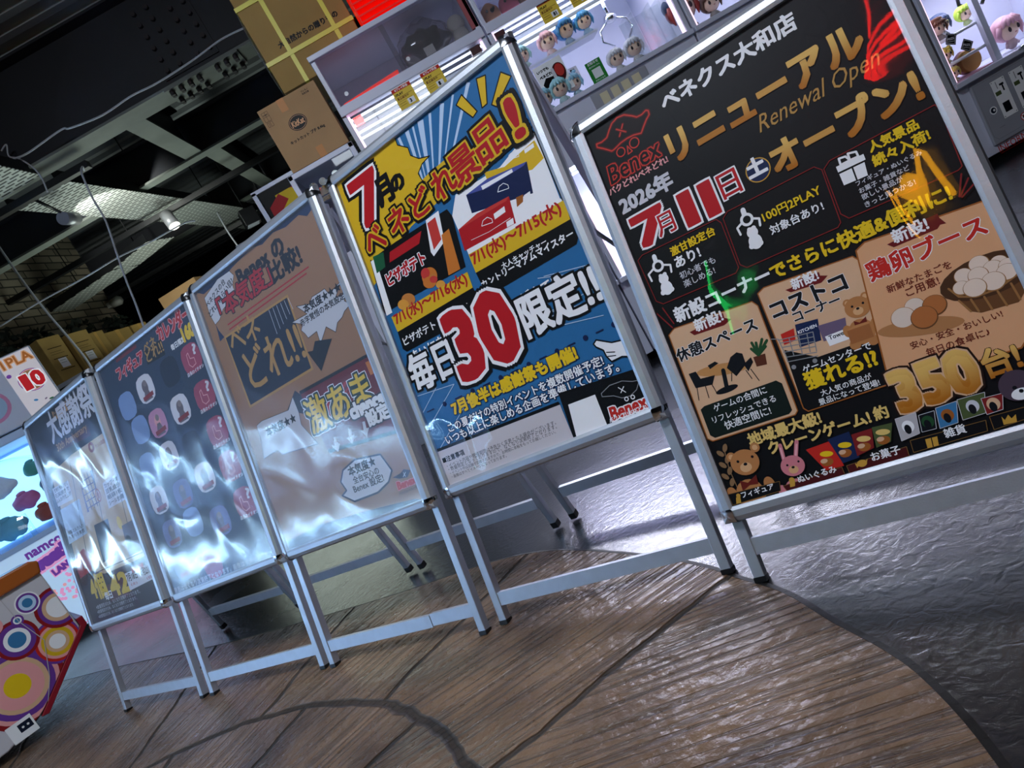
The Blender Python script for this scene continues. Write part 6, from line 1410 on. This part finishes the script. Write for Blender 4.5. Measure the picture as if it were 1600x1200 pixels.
spotlamp('white cylinder spotlight lying sideways under the lit cable tray',(-2.33,5.88,2.78),(-1.9,9.5,2.95),.05,.17,SP1,(.95,1,.92),SILV,(0,-.37,.115))
spotlamp('silver cylinder spotlight with its lens glowing, hung at the second track',(-2.06,7.22,2.78),(-1.7,6.6,.9),.06,.16,SP2,(1,.95,.85),SILV,(0,.12,.10))
spotlamp('dark spotlight with a glowing lens beside the black lamp boxes',(-1.60,9.3,2.76),(-1.2,8.8,.9),.09,.22,SP2,(1,.95,.85),DARKM,(0,-.1,.13))
for x,y,s,lb in ((-1.63,8.42,.18,'black cube lamp box hanging left of the dark spotlight'),(-1.44,8.72,.17,'black cube lamp box half behind the other cube and the spotlight')):
    t=thing('lamp_box',lb,'lamp',(x,y,2.72),R(20),'black cube lamps'); MB().box(-s/2,s/2,-s/2,s/2,-s/2,s/2).make('lamp_housing',BLKP,t,bev=.006); MB().box(-s/2+.02,s/2-.02,-s/2+.02,s/2-.02,-s/2-.004,-s/2).make('lens',GREY,t); MB().tube([(0,0,s/2),(0,0,3.74-2.72)],.008,6).make('lamp_arm',BLKP,t)
# cables
WC=mat('white_cable','b9bcc4',.5)
def cable(lb,pts,r=.007):
    o=MB().tube(spline([tuple(p) for p in pts],6),r,6).make('cable',WC); return tag(o,lb,'cable','white cables under the ceiling')
cable('thick white cable sagging down to the brown boxes at the left',[(-3.269, 6.6, 3.65), (-3.263, 6.6, 3.102), (-3.254, 6.6, 2.736), (-3.23, 6.6, 2.434), (-3.199, 6.6, 2.189), (-3.173, 6.6, 1.932), (-3.19, 6.6, 1.757)],.011)
cable('white cable dropping from the tray past the second spotlight',[(-1.9,5.49,2.877),(-1.83,5.3,2.83),(-1.825, 5.2, 2.752), (-1.852, 5.2, 2.582), (-1.861, 5.2, 2.415), (-1.917, 5.2, 2.198), (-1.966, 5.2, 1.999), (-1.998, 5.2, 1.839), (-2.042, 5.2, 1.659)])
cable('white cable slung sideways below the branching tray',[(-3.313, 6.0, 2.378), (-2.922, 6.0, 2.389), (-2.546, 6.0, 2.379), (-2.219, 6.0, 2.385), (-1.937, 6.0, 2.365), (-1.645, 6.0, 2.362), (-1.544, 6.0, 2.335)],.006)
cable('white cable clipped along the deep steel beam',[(-2.276, 5.25, 3.089), (-2.176, 5.25, 3.072), (-2.068, 5.25, 3.061), (-1.802, 5.25, 3.083), (-1.74, 5.25, 3.063), (-1.509, 5.25, 3.033), (-1.273, 5.25, 3.047), (-1.078, 5.25, 3.037), (-0.794, 5.25, 3.049), (-0.551, 5.25, 3.074), (-0.357, 5.25, 3.063)],.007)
cable('thin white cable looping off the beam end to the nearer spotlight',[(-2.242, 5.3, 3.178), (-2.188, 5.3, 3.197), (-2.217, 5.3, 3.125), (-2.167, 5.3, 3.078), (-2.12, 5.3, 2.983), (-2.11, 5.3, 2.899), (-2.129, 5.3, 2.801)],.006)
cable('thin white cable hanging from the far junction box',[(-1.937, 8.5, 3.223), (-1.927, 8.5, 3.016), (-1.934, 8.5, 2.873), (-1.937, 8.5, 2.695), (-1.927, 8.5, 2.525)],.01)
# ------------------------------------------------------------------ behind the camera: lit machines and neon signs seen in the covers
for q,y in enumerate((.2,1.15,2.1,3.05)):
    crane('crane_game_machine','blue-lit crane game machine facing the poster stands, %s'%('nearest the camera','second from the camera','third from the camera','next to the ringed medal machine')[q],(-4.45,y,0),R(90),.9,led=LEDB)
def neon(name,lb,paths,col,e,loc,rz,r=.012):
    m=mat(name+'_glow',col,.4,emit=e); t=thing(name,lb,'neon sign',loc,rz)
    k=MB()
    for p in paths: k.tube([(x,0,z) for x,z in p],r,8)
    k.make('neon_tube',m,t)
    x0=min(x for p in paths for x,z in p)-.05; x1=max(x for p in paths for x,z in p)+.05; z0=min(z for p in paths for x,z in p)-.05; z1=max(z for p in paths for x,z in p)+.05
    MB().box(x0,x1,-.05,-.03,z0,z1).make('sign_board',BLKP,t); 
    for x in (x0+.05,x1-.05): MB().tube([(x,-.04,z1),(x,-.04,3.72-loc[2])],.006,6).make('hanger_rod',DARKM,t)
feather=[[(x*.5,z*.5) for x,z in p] for p in [[(0,0),(.12,.10),(.30,.20),(.36,.26),(.32,.30),(.20,.24),(.06,.12),(0,0)],[(.02,-.02),(.2,.05),(.40,.16),(.48,.24),(.44,.28),(.34,.2),(.16,.06)],[(.04,-.05),(.25,-.02),(.48,.08),(.58,.18),(.55,.23),(.42,.12)],[(.05,-.08),(.3,-.08),(.55,.02),(.66,.13)],[(.1,.2),(.2,.5),(.5,.62),(.8,.5)]]]
neon('neon_feather_sign','red neon feather sign hanging behind the photographer',feather,'ff1a10',NEON*2,(-.16,-.33,2.05),R(-30),.007)
neon('neon_letter_sign','yellow neon arch sign hanging behind the photographer',[[(0,0),(.04,.3),(.12,.38),(.2,.3),(.24,.05)],[(.24,.05),(.28,.3),(.36,.38),(.44,.3),(.48,0)]],'ffb010',NEON*1.6,(-1.0,-1.3,1.75),R(25),.022)
neon('neon_wave_sign','green neon wave sign hanging behind the photographer',[[(0,0),(.15,.16),(.3,.05),(.45,.22),(.6,.1)],[(.05,-.12),(.2,.02),(.35,-.08),(.5,.06)]],'20ff70',NEON*1.1,(-2.0,-.8,1.88),R(35),.02)
